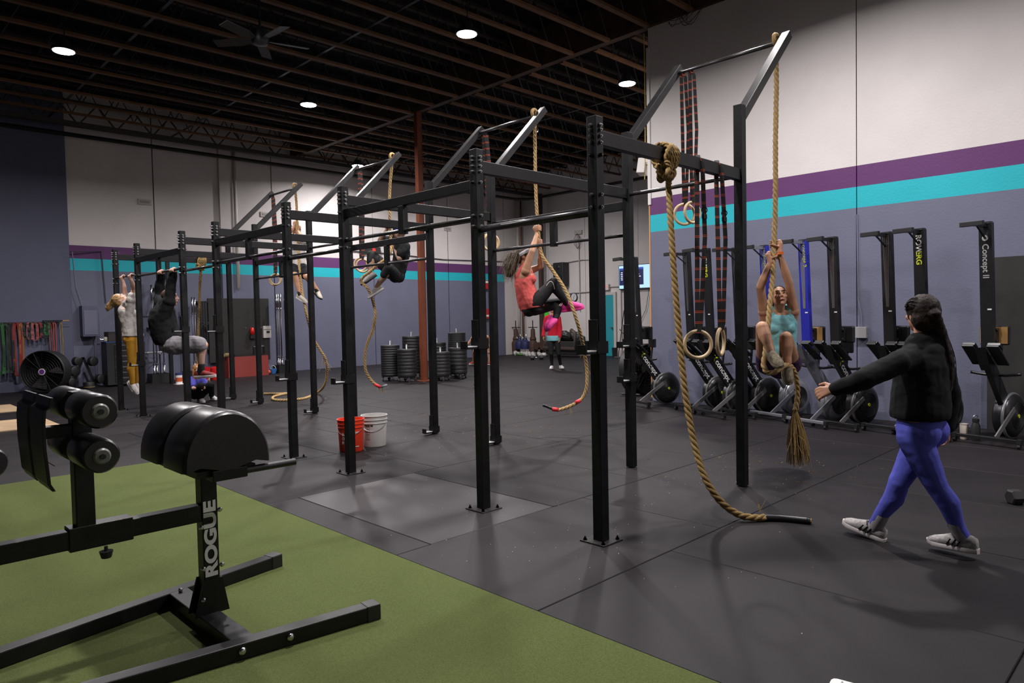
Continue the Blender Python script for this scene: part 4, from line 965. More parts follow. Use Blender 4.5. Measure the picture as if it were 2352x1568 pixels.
b = MB(); q = wr2+(el2-wr2).normalized()*.0; b.torus(q, el2-wr2, .031, .008, 20, 6); b.box(q-fw*.033+rt*.006, (.03, .03, .024)); b.build('wrist_watch', mat('orange_watch', (.8, .16, .01), .4), f.t, f.base)

# ---- 3 climber in coral tank top, in profile
d0 = 8.78; J = lambda x, y, d=0: px(x, y, d0+d)
q = J(1221, 710); f = Fig((q.x, q.y, 0), 'woman with grey headband climbing in coral tank top, black tights and pink shoes')
FW = V((rt.x, rt.y, 0)).normalized(); RT = V((-fw.x, -fw.y, 0)).normalized()
up_t = (J(1206, 618)-J(1224, 708)).normalized(); Ft = (FW-up_t*FW.dot(up_t)).normalized()
pel = J(1223, 706); neck = J(1207, 612); f.torso(pel, (pel+neck)/2-Ft*.05, neck, RT, Ft, 1.04, w=1.05, hipw=1.05)
f.head(J(1203, 588), FW+UP*.25, UP-FW*.2, 1.0, neck=neck)
sN, eN, wN = J(1207, 622, -.16), J(1222, 578, -.2), J(1234, 535, -.05); sF, eF, wF = J(1215, 622, .17), J(1242, 612, .15), J(1240, 572, .03)
f.arm('R', sN, eN, wN, 1.05); f.arm('L', sF, eF, wF, 1.02); f.cone('torso', neck-UP*.03, .05, sN, .055); f.cone('torso', neck-UP*.03, .05, sF, .055)
f.grip(J(1236, 524, -.05), UP, wN, .023, 1., side=-rt); f.grip(J(1239, 556, -.06), UP, wF, .023, 1., side=-rt-fw*.5)
h1, k1, a1 = J(1224, 702, -.09), J(1272, 648, -.12), J(1303, 700, .0); h2, k2, a2 = J(1226, 708, .09), J(1291, 694, .08), J(1274, 734, .0)
f.leg('R', h1, k1, a1, 1.08, -FW); f.leg('L', h2, k2, a2, 1.05, -FW); f.mesh(BODY, 'body', M_skin2, voxel=.008)
f.mesh(['pelvis', 'thL', 'shL', 'thR', 'shR'], 'tights', mat('black_tights', (.008, .008, .009), .75, noise=.2, nscale=9, spec=.4), .005, .008, 4, .004, .06)
f.loft('tank', [(f.q(t), a, e) for t, a, e in ((-.02, .19, .155), (.1, .19, .155), (.3, .165, .135), (.5, .155, .125), (.7, .165, .128), (.85, .145, .11), (.92, .11, .085))], RT, Ft)
f.cone('tank', f.q(-.02)-Ft*.1, .05, f.q(-.14)-Ft*.14, .02)
for sg in (-1, 1): f.cone('tank', f.q(.85)+RT*sg*.08+Ft*.05, .03, neck+RT*sg*.10, .05, f.q(.82)+RT*sg*.08-Ft*.07, .045); f.ell('tank', f.q(.68)+RT*sg*.07+Ft*.09, (.062, .055, .062), Ft)
f.mesh(['tank'], 'tank_top', cloth('coral_jersey', (.60, .105, .095)), .003, .008, 3, .022, .06)
c, hf, hr, hu = f.hc, f.hf, f.hr, f.hu; H = hairmat('grey_brown_hair', (.07, .05, .035), (.22, .17, .12))
f.ell('hair', c+hu*.03-hf*.02, (.084, .096, .092), hf, hu); f.ell('hair', c-hu*.01-hf*.06, (.07, .05, .07), hf, hu)
f.cone('hair', c-hf*.1+hu*.02, .035, J(1180, 590), .07, J(1172, 612), .085, J(1170, 628), .05); f.mesh(['hair'], 'hair', hairmat('dark_root_hair', (.025, .017, .012), (.07, .05, .035)), 0, .008, 2, .02, .04)
b = MB()
for i in range(260):
    o = V((random.gauss(0, .035), random.gauss(0, .035), random.gauss(0, .03))); b.tube(smooth_path([c-hf*.1+hu*.02+o*.3, J(1180, 590)+o*1.2, J(1172, 612)+o*1.6, J(1166+random.uniform(-4, 8), 632+random.uniform(-14, 8))+o*1.5], 3), .0028, 4, taper=lambda t: 1-.7*t)
b.build('ponytail_strands', H, f.t, f.base)['kind'] = 'stuff'
MB().lathe([(.094, -.022), (.098, 0), (.092, .022), (.088, .02), (.09, -.02)], c+hu*.035, hu*1.+hf*-.25, n=24, caps=False).build('headband', cloth('grey_band', (.33, .32, .34)), f.t, f.base, smooth=True)
pink = mat('pink_shoe', (.75, .05, .30), .6, noise=.15, nscale=40, bump=.3, bscale=180); f.shoe(a1, J(1346, 700, -.1)-J(1300, 706), UP-fw*.2, pink, .285, pink, hs=1.35, lace=mat('dark_pink', (.5, .02, .18), .6)); f.shoe(a2, (J(1262, 758, -.12)-a2), (FW*.75-fw*.6), pink, .26, hs=1.25, m2= mat('pink_sole', (.62, .06, .26), .6))
b = MB(); b.tube(smooth_path([J(1255, 656, -.2), J(1263, 646, -.215), J(1270, 650, -.2), J(1274, 664, -.17)], 5), .0035, 4); b.tube([J(1287, 703, -.03), J(1292, 697, -.03)], .004, 4); b.tube([J(1284, 702, -.03), J(1288, 697, -.03)], .004, 4); b.build('reflective_piping', M_white, f.t, f.base)

# ---- 4 climber in black with purple cap
d0 = 10.95; J = lambda x, y, d=0: px(x, y, d0+d)
q = J(907, 630); f = Fig((q.x, q.y, 0), 'tattooed climber in black with purple cap gripping the middle rope'); FW = V((-rt.x, -rt.y, 0)).normalized(); RT = V((fw.x, fw.y, 0)).normalized()
up_t = (J(922, 556)-J(908, 630)).normalized(); Ft = (FW-up_t*FW.dot(up_t)).normalized(); pel = J(908, 630); neck = J(920, 553)
f.torso(pel, (pel+neck)/2-Ft*.05, neck, RT, Ft, 1.12, w=1.12, female=False); f.head(J(916, 535), FW+UP*.1, UP, 1.08, neck=neck)
sN, eN, wN = J(930, 568, -.18), J(918, 594, -.24), J(906, 568, -.1); sF, eF, wF = J(906, 557, .18), J(873, 551, .12), J(889, 527, .04)
f.arm('L', sN, eN, wN, 1.15); f.arm('R', sF, eF, wF, 1.12); f.cone('torso', neck-UP*.03, .06, sN, .065); f.cone('torso', neck-UP*.03, .06, sF, .065)
f.grip(J(897, 562, -.05), UP, wN, .024, 1.1, side=rt); f.grip(J(895, 518, 0), UP, wF, .024, 1.1, side=-rt)
h1, k1, a1 = J(908, 634, -.1), J(893, 614, -.32), J(865, 660, -.15); h2, k2, a2 = J(906, 630, .1), J(853, 585, .1), J(849, 630, .0)
f.leg('L', h1, k1, a1, 1.12, -FW); f.leg('R', h2, k2, a2, 1.12, -FW); f.mesh(BODY, 'body', mat('skin_tattoo', (.40, .23, .15), .5, col2=(.20, .13, .10), noise=.4, nscale=26), voxel=.01)
f.P['capri'] = list(f.P['pelvis']); f.cone('capri', h1, .1, h1.lerp(k1, .5), .088, k1, .064, k1.lerp(a1, .35), .062); f.cone('capri', h2, .1, h2.lerp(k2, .5), .088, k2, .064, k2.lerp(a2, .35), .06)
f.mesh(['capri'], 'capri_tights', MATS['black_tights'], .006, .01, 3, .004, .06)
f.P['tee'] = list(f.P['torso']); f.cone('tee', sN, .075, sN.lerp(eN, .55), .072); f.cone('tee', sF, .075, sF.lerp(eF, .5), .072); Mb = cloth('black_cotton', (.009, .009, .010)); f.mesh(['tee'], 't_shirt', Mb, .016, .01, 3, .02, .08)
c, hf, hr, hu = f.hc, f.hf, f.hr, f.hu; f.ell('cap', c+hu*.04, (.088, .1, .078), hf, hu); f.mesh(['cap'], 'cap', cloth('purple_cap', (.05, .04, .22)), 0, .008, 2); f.ell('beard', c-hu*.065+hf*.03, (.06, .07, .05), hf, hu); f.mesh(['beard'], 'beard', hairmat('brown_beard', (.06, .03, .02), (.12, .06, .04)), 0, .008, 2)
MB().tube([c+hu*.02+hr*x+hf*(.095-abs(x)*.4) for x in (-.075, -.03, .03, .075)], .014, 6).build('sunglasses', M_black, f.t, f.base)
gs = mat('grey_camo_shoe', (.2, .19, .18), .8, col2=(.34, .32, .3), noise=.4, nscale=30); f.shoe(a1, -rt*.8-UP*.55, UP*.7-rt*.5, gs, .28, M_sole); f.shoe(a2, -rt*.75-UP*.55-fw*.2, UP*.7-rt*.5, gs, .28, M_black)
text('Q', .09, J(911, 567, -.16), rt, up, M_logo, f.t, 'shirt_print')

# ---- 5 climber in white shirt on the far rope
d0 = 13.15; J = lambda x, y, d=0: px(x, y, d0+d)
q = J(683, 600); f = Fig((q.x, q.y, 0), 'climber in white shirt and dark shorts on the far rope'); FW = V((-fw.x, -fw.y, 0)).normalized(); RT = V((-rt.x, -rt.y, 0)).normalized()
pel = J(684, 610, .12); neck = J(680, 547, .1); f.torso(pel, (pel+neck)/2, neck, RT, FW, 1.05, female=False); f.head(J(680, 530, .1), FW+UP*.3, UP, 1.05, neck=neck)
s1, e1, w1 = J(664, 556, .1), J(663, 535, -.05), J(677, 520, -.02); s2, e2, w2 = J(694, 556, .1), J(694, 548, -.12), J(683, 528, -.03)
f.arm('R', s1, e1, w1, 1.1); f.arm('L', s2, e2, w2, 1.1); f.cone('torso', neck-UP*.03, .06, s1, .06); f.cone('torso', neck-UP*.03, .06, s2, .06); f.grip(J(681, 512), UP, w1, .024, 1.05, side=-rt); f.grip(J(683, 522), UP, w2, .024, 1.05, side=rt)
h1, k1, a1 = J(675, 615, .1), J(677, 632, -.3), J(690, 678, -.28); h2, k2, a2 = J(693, 615, .1), J(705, 636, -.25), J(731, 669, -.1)
f.leg('R', h1, k1, a1, 1.08, fw); f.leg('L', h2, k2, a2, 1.08, fw); f.mesh(BODY, 'body', M_skin, voxel=.011)
f.P['tee'] = list(f.P['torso']); f.cone('tee', s1, .07, s1.lerp(e1, .5), .07); f.cone('tee', s2, .07, s2.lerp(e2, .5), .07); f.mesh(['tee'], 't_shirt', cloth('white_cotton', (.58, .54, .50)), .016, .011, 3, .02, .08)
f.P['shorts'] = list(f.P['pelvis']); f.cone('shorts', h1, .105, h1.lerp(k1, .75), .095); f.cone('shorts', h2, .105, h2.lerp(k2, .7), .095); f.mesh(['shorts'], 'shorts', cloth('navy_shorts', (.014, .015, .02)), .008, .011, 3, .015, .08)
ts = mat('tan_shoe', (.42, .38, .31), .8); f.shoe(a1, rt*.75-fw*.5-UP*.4, UP, ts, .29); f.shoe(a2, rt*.6-fw*.75-UP*.5, UP*.8+rt*.3, ts, .29, M_black); f.sock(a1-UP*.02, k1, M_bsock, .2); f.sock(a2-UP*.02, k2, M_bsock, .2)
f.ell('hair', f.hc+f.hu*.035-f.hf*.02, (.084, .09, .085), f.hf, f.hu); f.mesh(['hair'], 'hair', MATS['brown_beard'], 0, .01, 2)

# ---- 6 man in black sweatshirt hanging from the pull-up bar
d0 = 10.15; J = lambda x, y, d=0: px(x, y, d0+d)
q = J(385, 800); f = Fig((q.x, q.y, 0), 'man in black sweatshirt and grey shorts hanging from the pull-up bar, knees raised'); FW = V((.9, .1, 0)).normalized(); RT = V((.1, -.9, 0)).normalized()
FW = V((rt.x, rt.y, 0)).normalized()*.8+V((fw.x, fw.y, 0))*.35; FW.normalize(); RT = V((FW.y, -FW.x, 0))
pel = J(391, 790); neck = J(378, 695); f.torso(pel, (pel+neck)/2-FW*.06, neck, RT, FW, 1.12, w=1.18, female=False); f.head(J(391, 683), FW+RT*.1, UP+FW*.1, 1.1, neck=neck)
b0 = pxa(0, 0, 371, 609); b1 = pxa(0, 0, 399, 604); wL = b0+V((-.0, 0, -.085)); wR = b1+V((0, 0, -.085))
sL, eL = J(367, 685, .26), J(368, 650, .22); sR, eR = J(387, 693, -.16), J(394, 650, -.16)
f.arm('L', sL, eL, wL, 1.15); f.arm('R', sR, eR, wR, 1.15); f.cone('torso', neck-UP*.04, .065, sL, .07); f.cone('torso', neck-UP*.04, .065, sR, .07)
for p_, w_ in ((b0, wL), (b1, wR)): f.grip(V((0, p_.y, 2.235)), (0, 1, 0), w_, .018, 1.12, side=(-.9, 0, -.5), flip=-1)
h1, k1, a1 = J(398, 793, -.12), J(468, 792, -.08), J(460, 853, -.05); h2, k2, a2 = J(396, 790, .12), J(466, 790, .2), J(462, 855, .22)
f.leg('R', h1, k1, a1, 1.12, -FW); f.leg('L', h2, k2, a2, 1.12, -FW); f.mesh(BODY, 'body', M_skin3, voxel=.01); f.face()
f.loft('sw', [(f.q(t), a, e) for t, a, e in ((-.02, .205, .185), (.1, .21, .19), (.3, .205, .18), (.6, .21, .175), (.8, .2, .15), (.93, .14, .105), (1.0, .08, .07))], RT, FW); f.cone('sw', neck-UP*.06, .085, sL, .078); f.cone('sw', neck-UP*.06, .085, sR, .078); f.cone('sw', sL, .07, f.q(.6)-RT*.13, .09); f.cone('sw', sR, .07, f.q(.6)+RT*.13, .09); f.ell('sw', sL, (.07, .07, .07)); f.ell('sw', sR, (.07, .07, .07)); f.P['sw'] += [p for p in f.P['torso'] if p[0] == 'c']; f.cone('sw', sL, .066, eL, .05, wL.lerp(eL, .22), .036); f.cone('sw', sR, .062, eR, .05, wR.lerp(eR, .22), .036); f.mesh(['sw'], 'sweatshirt', MATS['black_fleece'], .018, .01, 3, .025, .1)
f.P['shorts'] = list(f.P['pelvis']); f.cone('shorts', h1, .125, h1.lerp(k1, .85), .105); f.cone('shorts', h2, .125, h2.lerp(k2, .85), .105); f.mesh(['shorts'], 'shorts', cloth('grey_shorts', (.21, .20, .215)), .012, .01, 3, .028, .08)
f.ell('hair', f.hc+f.hu*.035-f.hf*.035, (.086, .088, .085), f.hf, f.hu); f.mesh(['hair'], 'hair', MATS['brown_beard'], 0, .009, 2)
ds = mat('dark_red_shoe', (.02, .018, .018), .7, col2=(.35, .03, .03), noise=.5, nscale=14); f.shoe(a1, FW-fw*.35, UP, ds, .3, M_sole); f.shoe(a2, FW-fw*.3, UP, ds, .3, M_sole); f.sock(a1-UP*.02, k1, M_bsock, .28, .045); f.sock(a2-UP*.02, k2, M_bsock, .28, .045)

# ---- 7 woman in grey shirt hanging at the far end
d0 = 11.5; J = lambda x, y, d=0: px(x, y, d0+d)
q = J(303, 780); f = Fig((q.x, q.y, 0), 'blonde woman in grey shirt and mustard leggings hanging from the far pull-up bar'); FW = V((rt.x, rt.y, 0)).normalized()*.8+V((fw.x, fw.y, 0))*.3; FW.normalize(); RT = V((FW.y, -FW.x, 0))
pel = J(306, 778); neck = J(286, 700); f.torso(pel, (pel+neck)/2+FW*.02, neck, RT, FW, 1.04); f.head(J(275, 688), FW*.6+UP*.75, UP*.6-FW*.75, 1.05, neck=neck)
b0 = pxa(0, 0, 283, 637); b1 = pxa(0, 0, 302, 633); wL = b0+V((0, 0, -.08)); wR = b1+V((0, 0, -.08)); sL, eL, sR, eR = J(288, 689, .18), J(285, 663, .1), J(301, 689, -.14), J(308, 664, -.12)
f.arm('L', sL, eL, wL, 1.02); f.arm('R', sR, eR, wR, 1.02); f.cone('torso', neck-UP*.03, .05, sL, .055); f.cone('torso', neck-UP*.03, .05, sR, .055)
for p_, w_ in ((b0, wL), (b1, wR)): f.grip(V((0, p_.y, 2.262)), (0, 1, 0), w_, .018, 1., side=(-.8, 0, -.6), flip=-1)
h1, k1, a1 = J(303, 782, -.1), J(303, 832, -.1), J(304, 880, -.1); h2, k2, a2 = J(310, 780, .1), J(318, 826, .15), J(312, 878, .1)
f.leg('R', h1, k1, a1, 1.0, -FW); f.leg('L', h2, k2, a2, 1.0, -FW); f.mesh(BODY, 'body', M_skin3, voxel=.01)
f.loft('tee', [(f.q(t), a, e) for t, a, e in ((.08, .18, .145), (.2, .175, .14), (.4, .165, .13), (.65, .165, .13), (.82, .16, .12), (.93, .11, .09), (1.0, .07, .06))], RT, FW); f.cone('tee', neck-UP*.05, .06, sL, .055); f.cone('tee', neck-UP*.05, .06, sR, .055); f.ell('tee', sL, (.06, .06, .06)); f.ell('tee', sR, (.06, .06, .06)); f.P['tee'] += [p for p in f.P['torso'] if p[0] == 'c' or (p[0] == 'e' and (p[1]-f.q(.7)).length < .2)]; f.cone('tee', sL, .05, f.q(.6)-RT*.1, .06); f.cone('tee', sR, .05, f.q(.6)+RT*.1, .06); f.cone('tee', sL, .055, sL.lerp(eL, .4), .05); f.cone('tee', sR, .052, sR.lerp(eR, .4), .05); f.mesh(['tee'], 't_shirt', cloth('grey_cotton', (.40, .375, .35)), .016, .01, 3, .025, .08)
f.mesh(['thL', 'shL', 'thR', 'shR', 'pelvis'], 'leggings', cloth('mustard_leggings', (.34, .17, .015)), .006, .01, 3, .006, .06)
H = hairmat('blonde_hair', (.17, .09, .035), (.42, .27, .11)); c, hf, hr, hu = f.hc, f.hf, f.hr, f.hu; f.ell('hair', c+hu*.03-hf*.02, (.087, .097, .09), hf, hu); f.ell('hair', c-hu*.02-hf*.05, (.08, .06, .08), hf, hu); f.cone('hair', c+hu*.06-hf*.06, .05, J(258, 697), .055, J(249, 706), .05, J(247, 713), .02); f.mesh(['hair'], 'hair', H, 0, .009, 2, .025, .05)
wsm = mat('white_wrap', (.55, .52, .50), .8); f.shoe(a1, UP*-.75+rt*.6-fw*.1, rt*.6+UP*.5-fw*.4, wsm, .26); f.shoe(a2, UP*-.75+rt*.6, rt*.6+UP*.5, wsm, .26)

# ---- 8 child crouching in blue shirt
d0 = 12.7; J = lambda x, y, d=0: px(x, y, d0+d)
q = gnd(465, 925); f = Fig((q.x, q.y, 0), 'long-haired kid crouching in blue shirt and black trousers behind the rig post'); FW = (V((rt.x, rt.y, 0))*.75-V((fw.x, fw.y, 0))*.65).normalized(); RT = V((FW.y, -FW.x, 0))
pel = J(452, 903, .15); neck = J(450, 868, .05); f.torso(pel, (pel+neck)/2, neck, RT, FW, .82, female=False); f.head(J(455, 850), FW, UP, .95, neck=neck)
s1, e1, w1, s2, e2, w2 = J(441, 873, -.02), J(444, 892, -.15), J(458, 890, -.25), J(463, 873, .1), J(478, 885, 0), J(480, 872, -.1)
f.arm('L', s2, e2, w2, .85); f.arm('R', s1, e1, w1, .85); f.hand(w1, rt, -fw, 1, .8); f.hand(w2, UP, rt, 1, .8)
h1, k1, h2, k2 = J(446, 905, .1), J(462, 886, -.25), J(460, 904, .15), J(484, 884, -.1); a1 = gnd(459, 925)+UP*.09; a2 = gnd(487, 919)+UP*.09
f.leg('R', h1, k1, a1, .85, -FW); f.leg('L', h2, k2, a2, .85, -FW); f.mesh(BODY, 'body', M_skin3, voxel=.01); f.face()
f.P['tee'] = list(f.P['torso']); f.cone('tee', s1, .06, s1.lerp(e1, .6), .055); f.cone('tee', s2, .06, s2.lerp(e2, .6), .055); f.mesh(['tee'], 't_shirt', cloth('royal_shirt', (.08, .08, .40)), .014, .01, 3, .015, .08)
f.mesh(['thL', 'shL', 'thR', 'shR', 'pelvis'], 'trousers', MATS['black_fleece'], .02, .01, 3, .02, .08); f.ell('hair', f.hc+f.hu*.03-f.hf*.025, (.086, .09, .088), f.hf, f.hu); f.cone('hair', f.hc-f.hf*.06, .07, f.hc-f.hf*.07-UP*.2, .06); f.cone('hair', f.hc-f.hf*.02+f.hr*.07, .03, f.hc+f.hr*.075-UP*.2, .025); f.mesh(['hair'], 'hair', hairmat('auburn_hair', (.2, .08, .03), (.36, .17, .06)), 0, .01, 2, .02, .05)
ws_ = mat('white_sneaker', (.66, .64, .66), .6); f.shoe(a1, FW, UP, ws_, .23, lace=M_black, stripes=M_black); f.shoe(a2, FW, UP, ws_, .23, lace=M_black, stripes=M_black)

# ---- 9 woman in red sweater far behind
d0 = 18.75; J = lambda x, y, d=0: px(x, y, d0+d)
q = gnd(1276, 848); f = Fig((q.x, q.y, 0), 'woman standing far back in red sweater, pale hem and black leggings'); FW = V((-fw.x, -fw.y, 0)).normalized(); RT = V((-rt.x, -rt.y, 0)).normalized()
pel = J(1271, 777); neck = J(1268, 722); f.torso(pel, (pel+neck)/2, neck, RT, FW, .98); f.head(J(1268, 709), FW+UP*.15, UP, 1., neck=neck)
s1, e1, w1, s2, e2, w2 = J(1255, 730), J(1250, 752), J(1248, 771, -.08), J(1283, 730), J(1287, 752), J(1286, 773, -.08); f.arm('R', s1, e1, w1); f.arm('L', s2, e2, w2); f.hand(w1, -UP, rt, 1); f.hand(w2, -UP, -rt, -1)
f.cone('torso', neck-UP*.03, .05, s1, .055); f.cone('torso', neck-UP*.03, .05, s2, .055)
h1, k1, h2, k2 = J(1264, 782), J(1266, 812), J(1279, 782), J(1283, 812); a1 = gnd(1268, 848)+UP*.1; a2 = gnd(1288, 847)+UP*.1; f.leg('R', h1, k1, a1, 1., fw); f.leg('L', h2, k2, a2, 1., fw); f.mesh(BODY, 'body', M_skin, voxel=.012); f.face()
f.P['sw'] = list(f.P['midtorso']); f.cone('sw', neck-UP*.06, .075, s1, .056, e1, .045, w1, .036); f.cone('sw', neck-UP*.06, .075, s2, .056, e2, .045, w2, .036); f.mesh(['sw'], 'sweater', cloth('red_knit', (.50, .015, .035)), .008, .012, 3, .015, .1)
f.loft('hem', [(f.q(t), a, e) for t, a, e in ((-.1, .165, .125), (.02, .17, .13), (.12, .165, .12))], RT, FW); f.mesh(['hem'], 'shirt_hem', MATS['teal_jersey'], .012, .012, 2); f.mesh(['pelvis', 'thL', 'shL', 'thR', 'shR'], 'leggings', MATS['black_tights'], .006, .012, 3)
f.shoe(a1, FW+RT*.25, UP, ws_, .26, lace=M_black); f.shoe(a2, FW-RT*.3, UP, ws_, .26, lace=M_black); f.ell('hair', f.hc+f.hu*.035-f.hf*.025, (.085, .09, .088), f.hf, f.hu); f.mesh(['hair'], 'hair', MATS['blonde_hair'], 0, .011, 2)

# ---- 10 person bending over by the far wall
d0 = 21.3; J = lambda x, y, d=0: px(x, y, d0+d)
q = gnd(1103, 838); f = Fig((q.x, q.y, 0), 'person bent forward with hands on knees, red shoes, far back behind the posts'); FW = V((-fw.x, -fw.y, 0)).normalized(); RT = V((-rt.x, -rt.y, 0)).normalized()
pel = J(1103, 787, .15); neck = J(1103, 772, -.32); up_t = (neck-pel).normalized(); f.torso(pel, (pel+neck)/2+UP*.05, neck, RT, (FW-up_t*FW.dot(up_t)).normalized(), 1.05, female=False); f.head(J(1103, 772, -.45), FW-UP*.6, UP+FW*.3, 1.05, neck=neck)
s1, e1, w1, s2, e2, w2 = J(1087, 774, -.3), J(1078, 786, -.3), J(1071, 796, -.3), J(1119, 774, -.3), J(1127, 786, -.28), J(1122, 799, -.3); f.arm('R', s1, e1, w1, 1.05); f.arm('L', s2, e2, w2, 1.05); f.hand(w1, -UP-rt*.3, -fw, 1); f.hand(w2, -UP, -fw, -1)
f.cone('torso', neck, .06, s1, .06); f.cone('torso', neck, .06, s2, .06)
h1, k1, h2, k2 = J(1095, 793, .1), J(1089, 806, -.25), J(1111, 793, .1), J(1124, 806, -.25); a1 = gnd(1087, 838)+UP*.1; a2 = gnd(1124, 839)+UP*.1; f.leg('R', h1, k1, a1, 1.05, fw); f.leg('L', h2, k2, a2, 1.05, fw); f.mesh(BODY, 'body', M_skin, voxel=.013)
f.P['sh_'] = list(f.P['pelvis']); f.cone('sh_', h1, .1, h1.lerp(k1, .7), .09); f.cone('sh_', h2, .1, h2.lerp(k2, .7), .09); f.mesh(['sh_'], 'shorts', Mb, .01, .013, 2); f.mesh(['midtorso'], 'vest', Mb, .015, .013, 2)
rs = mat('red_shoe', (.32, .05, .03), .7); f.shoe(a1, FW+RT*.6, UP, rs, .28); f.shoe(a2, FW-RT*.6, UP, rs, .28); f.ell('hair', f.hc+f.hu*.035-f.hf*.02, (.086, .09, .088), f.hf, f.hu); f.mesh(['hair'], 'hair', MATS['brown_beard'], 0, .012, 2)
# ================================================================== FLOOR THINGS
def ground_thing(name, label, cat, xy, group=None): return thing(name, label, cat, (xy[0], xy[1], 0), group)
# buckets
def bucket(xy, m, label):
    t = ground_thing('bucket', label, 'bucket', xy, 'plastic buckets beside the front posts'); o = V((xy[0], xy[1], 0))
    MB().lathe([(.0, .002), (.128, .002), (.132, .01), (.143, .27), (.150, .272), (.150, .278), (.145, .28), (.146, .31), (.153, .312), (.153, .318), (.147, .32), (.149, .352), (.155, .354), (.155, .362), (.146, .362), (.139, .27), (.126, .012), (0, .012)], o, n=40, caps=False).build('pail', m, t, o, smooth=2)
    b = MB(); s = V((rt.x, rt.y, 0)).normalized(); fv = V((-fw.x, -fw.y, 0)).normalized()
    b.tube([o+(s*math.cos(a)*.15+fv*math.sin(a)*.15)+V((0, 0, .30-.11*math.sin(a))) for a in [PI*k/14 for k in range(15)]], .0025, 5); b.build('wire_handle', M_bolt, t, o)
    return t, o, s, fv
M_or = mat('orange_plastic', (.75, .045, .012), .4); M_wb = mat('white_pail', (.60, .58, .56), .45)
t, o, s, fv = bucket((.62, 4.05), M_or, 'orange plastic bucket half hidden behind a front post')
def curved_text(txt, size, o, R, ang, z, m, t, s, fv, slope=.04):
    'letters laid one by one round a pail'
    a = ang
    for ch in txt:
        n_ = s*math.sin(a)+fv*math.cos(a); xd = s*math.cos(a)-fv*math.sin(a)
        text(ch, size, o+n_*(R+.001)+V((0, 0, z)), xd, V((0, 0, 1)), m, t, 'lettering', off=.002); a += size*.72/R
for tx, z, sz in (('RO', .20, .045), ('OPE', .155, .045), ('BU', .105, .05)): curved_text(tx, sz, o, .139, -.55, z, M_logo, t, s, fv)
b = MB(); aa = [.45+.06*k for k in range(8)]
for z0, z1 in ((.06, .068), (.22, .228)): b.loft([[o+(s*math.sin(a)+fv*math.cos(a))*(.1385+.0 if 0 else .134+.045*z)+V((0, 0, z)) for z in (z0, z1)]+[o+(s*math.sin(a)+fv*math.cos(a))*(.1375+.045*z)+V((0, 0, z)) for z in (z1, z0)] for a in aa])
b.build('label_print', M_logo, t, o)
t, o, s, fv = bucket((.97, 4.11), M_wb, 'white plastic bucket with printed warning label')
M_ink = mat('black_ink', (.03, .03, .03), .6); aw = -.42
Q = lambda a, z, e=.002: o+(s*math.sin(a)+fv*math.cos(a))*(.1315+.045*z+e)+V((0, 0, z))
b = MB()
for (a0, z0), (a1, z1) in (((aw-.22, .09), (aw-.22, .24)), ((aw+.22, .09), (aw+.22, .24)), ((aw-.22, .24), (aw+.22, .24)), ((aw-.22, .09), (aw+.22, .09)), ((aw-.22, .155), (aw+.22, .155))):
    b.tube([Q(a0+(a1-a0)*k/6, z0+(z1-z0)*k/6) for k in range(7)], .0012, 4)
b.tube([Q(aw+.16*math.cos(k*PI/9), .195+.022*math.sin(k*PI/9)) for k in range(18)], .002, 4, closed=True); b.tube([Q(aw-.11, .21), Q(aw+.11, .18)], .002, 4)
for k in range(5): b.tube([Q(aw-.17, .145-.011*k), Q(aw+.02, .145-.011*k), Q(aw+.15-.05*(k % 2), .145-.011*k)], .001, 4)
b.build('label_print', M_ink, t, o); curved_text('WARNING', .02, o, .143, aw-.2, .252, M_ink, t, s, fv)
# cup and bottle by the last rower
p = gnd(2214, 1008); t = ground_thing('tumbler', 'pale beige tumbler on the floor beside the black bottle', 'cup', p)
MB().lathe([(.0, 0), (.036, 0), (.038, .01), (.042, .16), (.040, .165), (0, .165)], (p.x, p.y, 0), n=24).build('cup_body', mat('cream_cup', (.55, .48, .42), .5), t, (p.x, p.y, 0), smooth=2); MB().lathe([(.0, .165), (.043, .165), (.043, .175), (.02, .18), (0, .18)], (p.x, p.y, 0), n=24).build('lid', mat('cup_lid', (.45, .40, .36), .4), t, (p.x, p.y, 0), smooth=2)
p = gnd(2241, 1012); t = ground_thing('water_bottle', 'black insulated bottle with handle standing by the last rower', 'bottle', p)
MB().lathe([(.0, 0), (.042, 0), (.044, .02), (.044, .17), (.03, .2), (.028, .215)], (p.x, p.y, 0), n=24).build('flask', M_black, t, (p.x, p.y, 0), smooth=2); MB().lathe([(.034, .21), (.034, .245), (.02, .25), (0, .25)], (p.x, p.y, 0), n=20).build('cap', M_black, t, (p.x, p.y, 0), smooth=2); MB().torus((p.x, p.y, .26), fw, .025, .006, 14, 5).build('carry_loop', M_bolt, t, (p.x, p.y, 0))
# hex dumbbells
def dumbbell(p, ang, label, k=1.):
    p = V((p[0], p[1], 0)); t = ground_thing('hex_dumbbell', label, 'dumbbell', p, 'loose hex dumbbells'); d = V((math.cos(ang), math.sin(ang), 0)); r = .062*k; h = r*math.cos(PI/6)
    MB().cyl(p+d*-.08*k+V((0, 0, h)), p+d*.08*k+V((0, 0, h)), .014*k, n=12).build('handle', M_chrome, t, p, smooth=True)
    for sg in (-1, 1):
        n_ = V((-d.y, d.x, 0)); ring_ = lambda x, q: [p+d*sg*x+V((0, 0, h))+n_*math.cos(PI/3*i)*q+V((0, 0, 1))*math.sin(PI/3*i)*q for i in range(6)]
        MB().loft([ring_(.065*k, r*.8), ring_(.075*k, r), ring_(.15*k, r), ring_(.16*k, r*.8)]).build('hex_head', M_dark, t, p)
dumbbell(gnd(1096, 891), .9, 'hex dumbbell partly behind the second front post', 1.1); dumbbell(gnd(1233, 826), -.75, 'hex dumbbell lying beside the woman in red', 1.35); dumbbell(gnd(2362, 1155), -.7, 'hex dumbbell at the right edge behind the walking woman', .95)
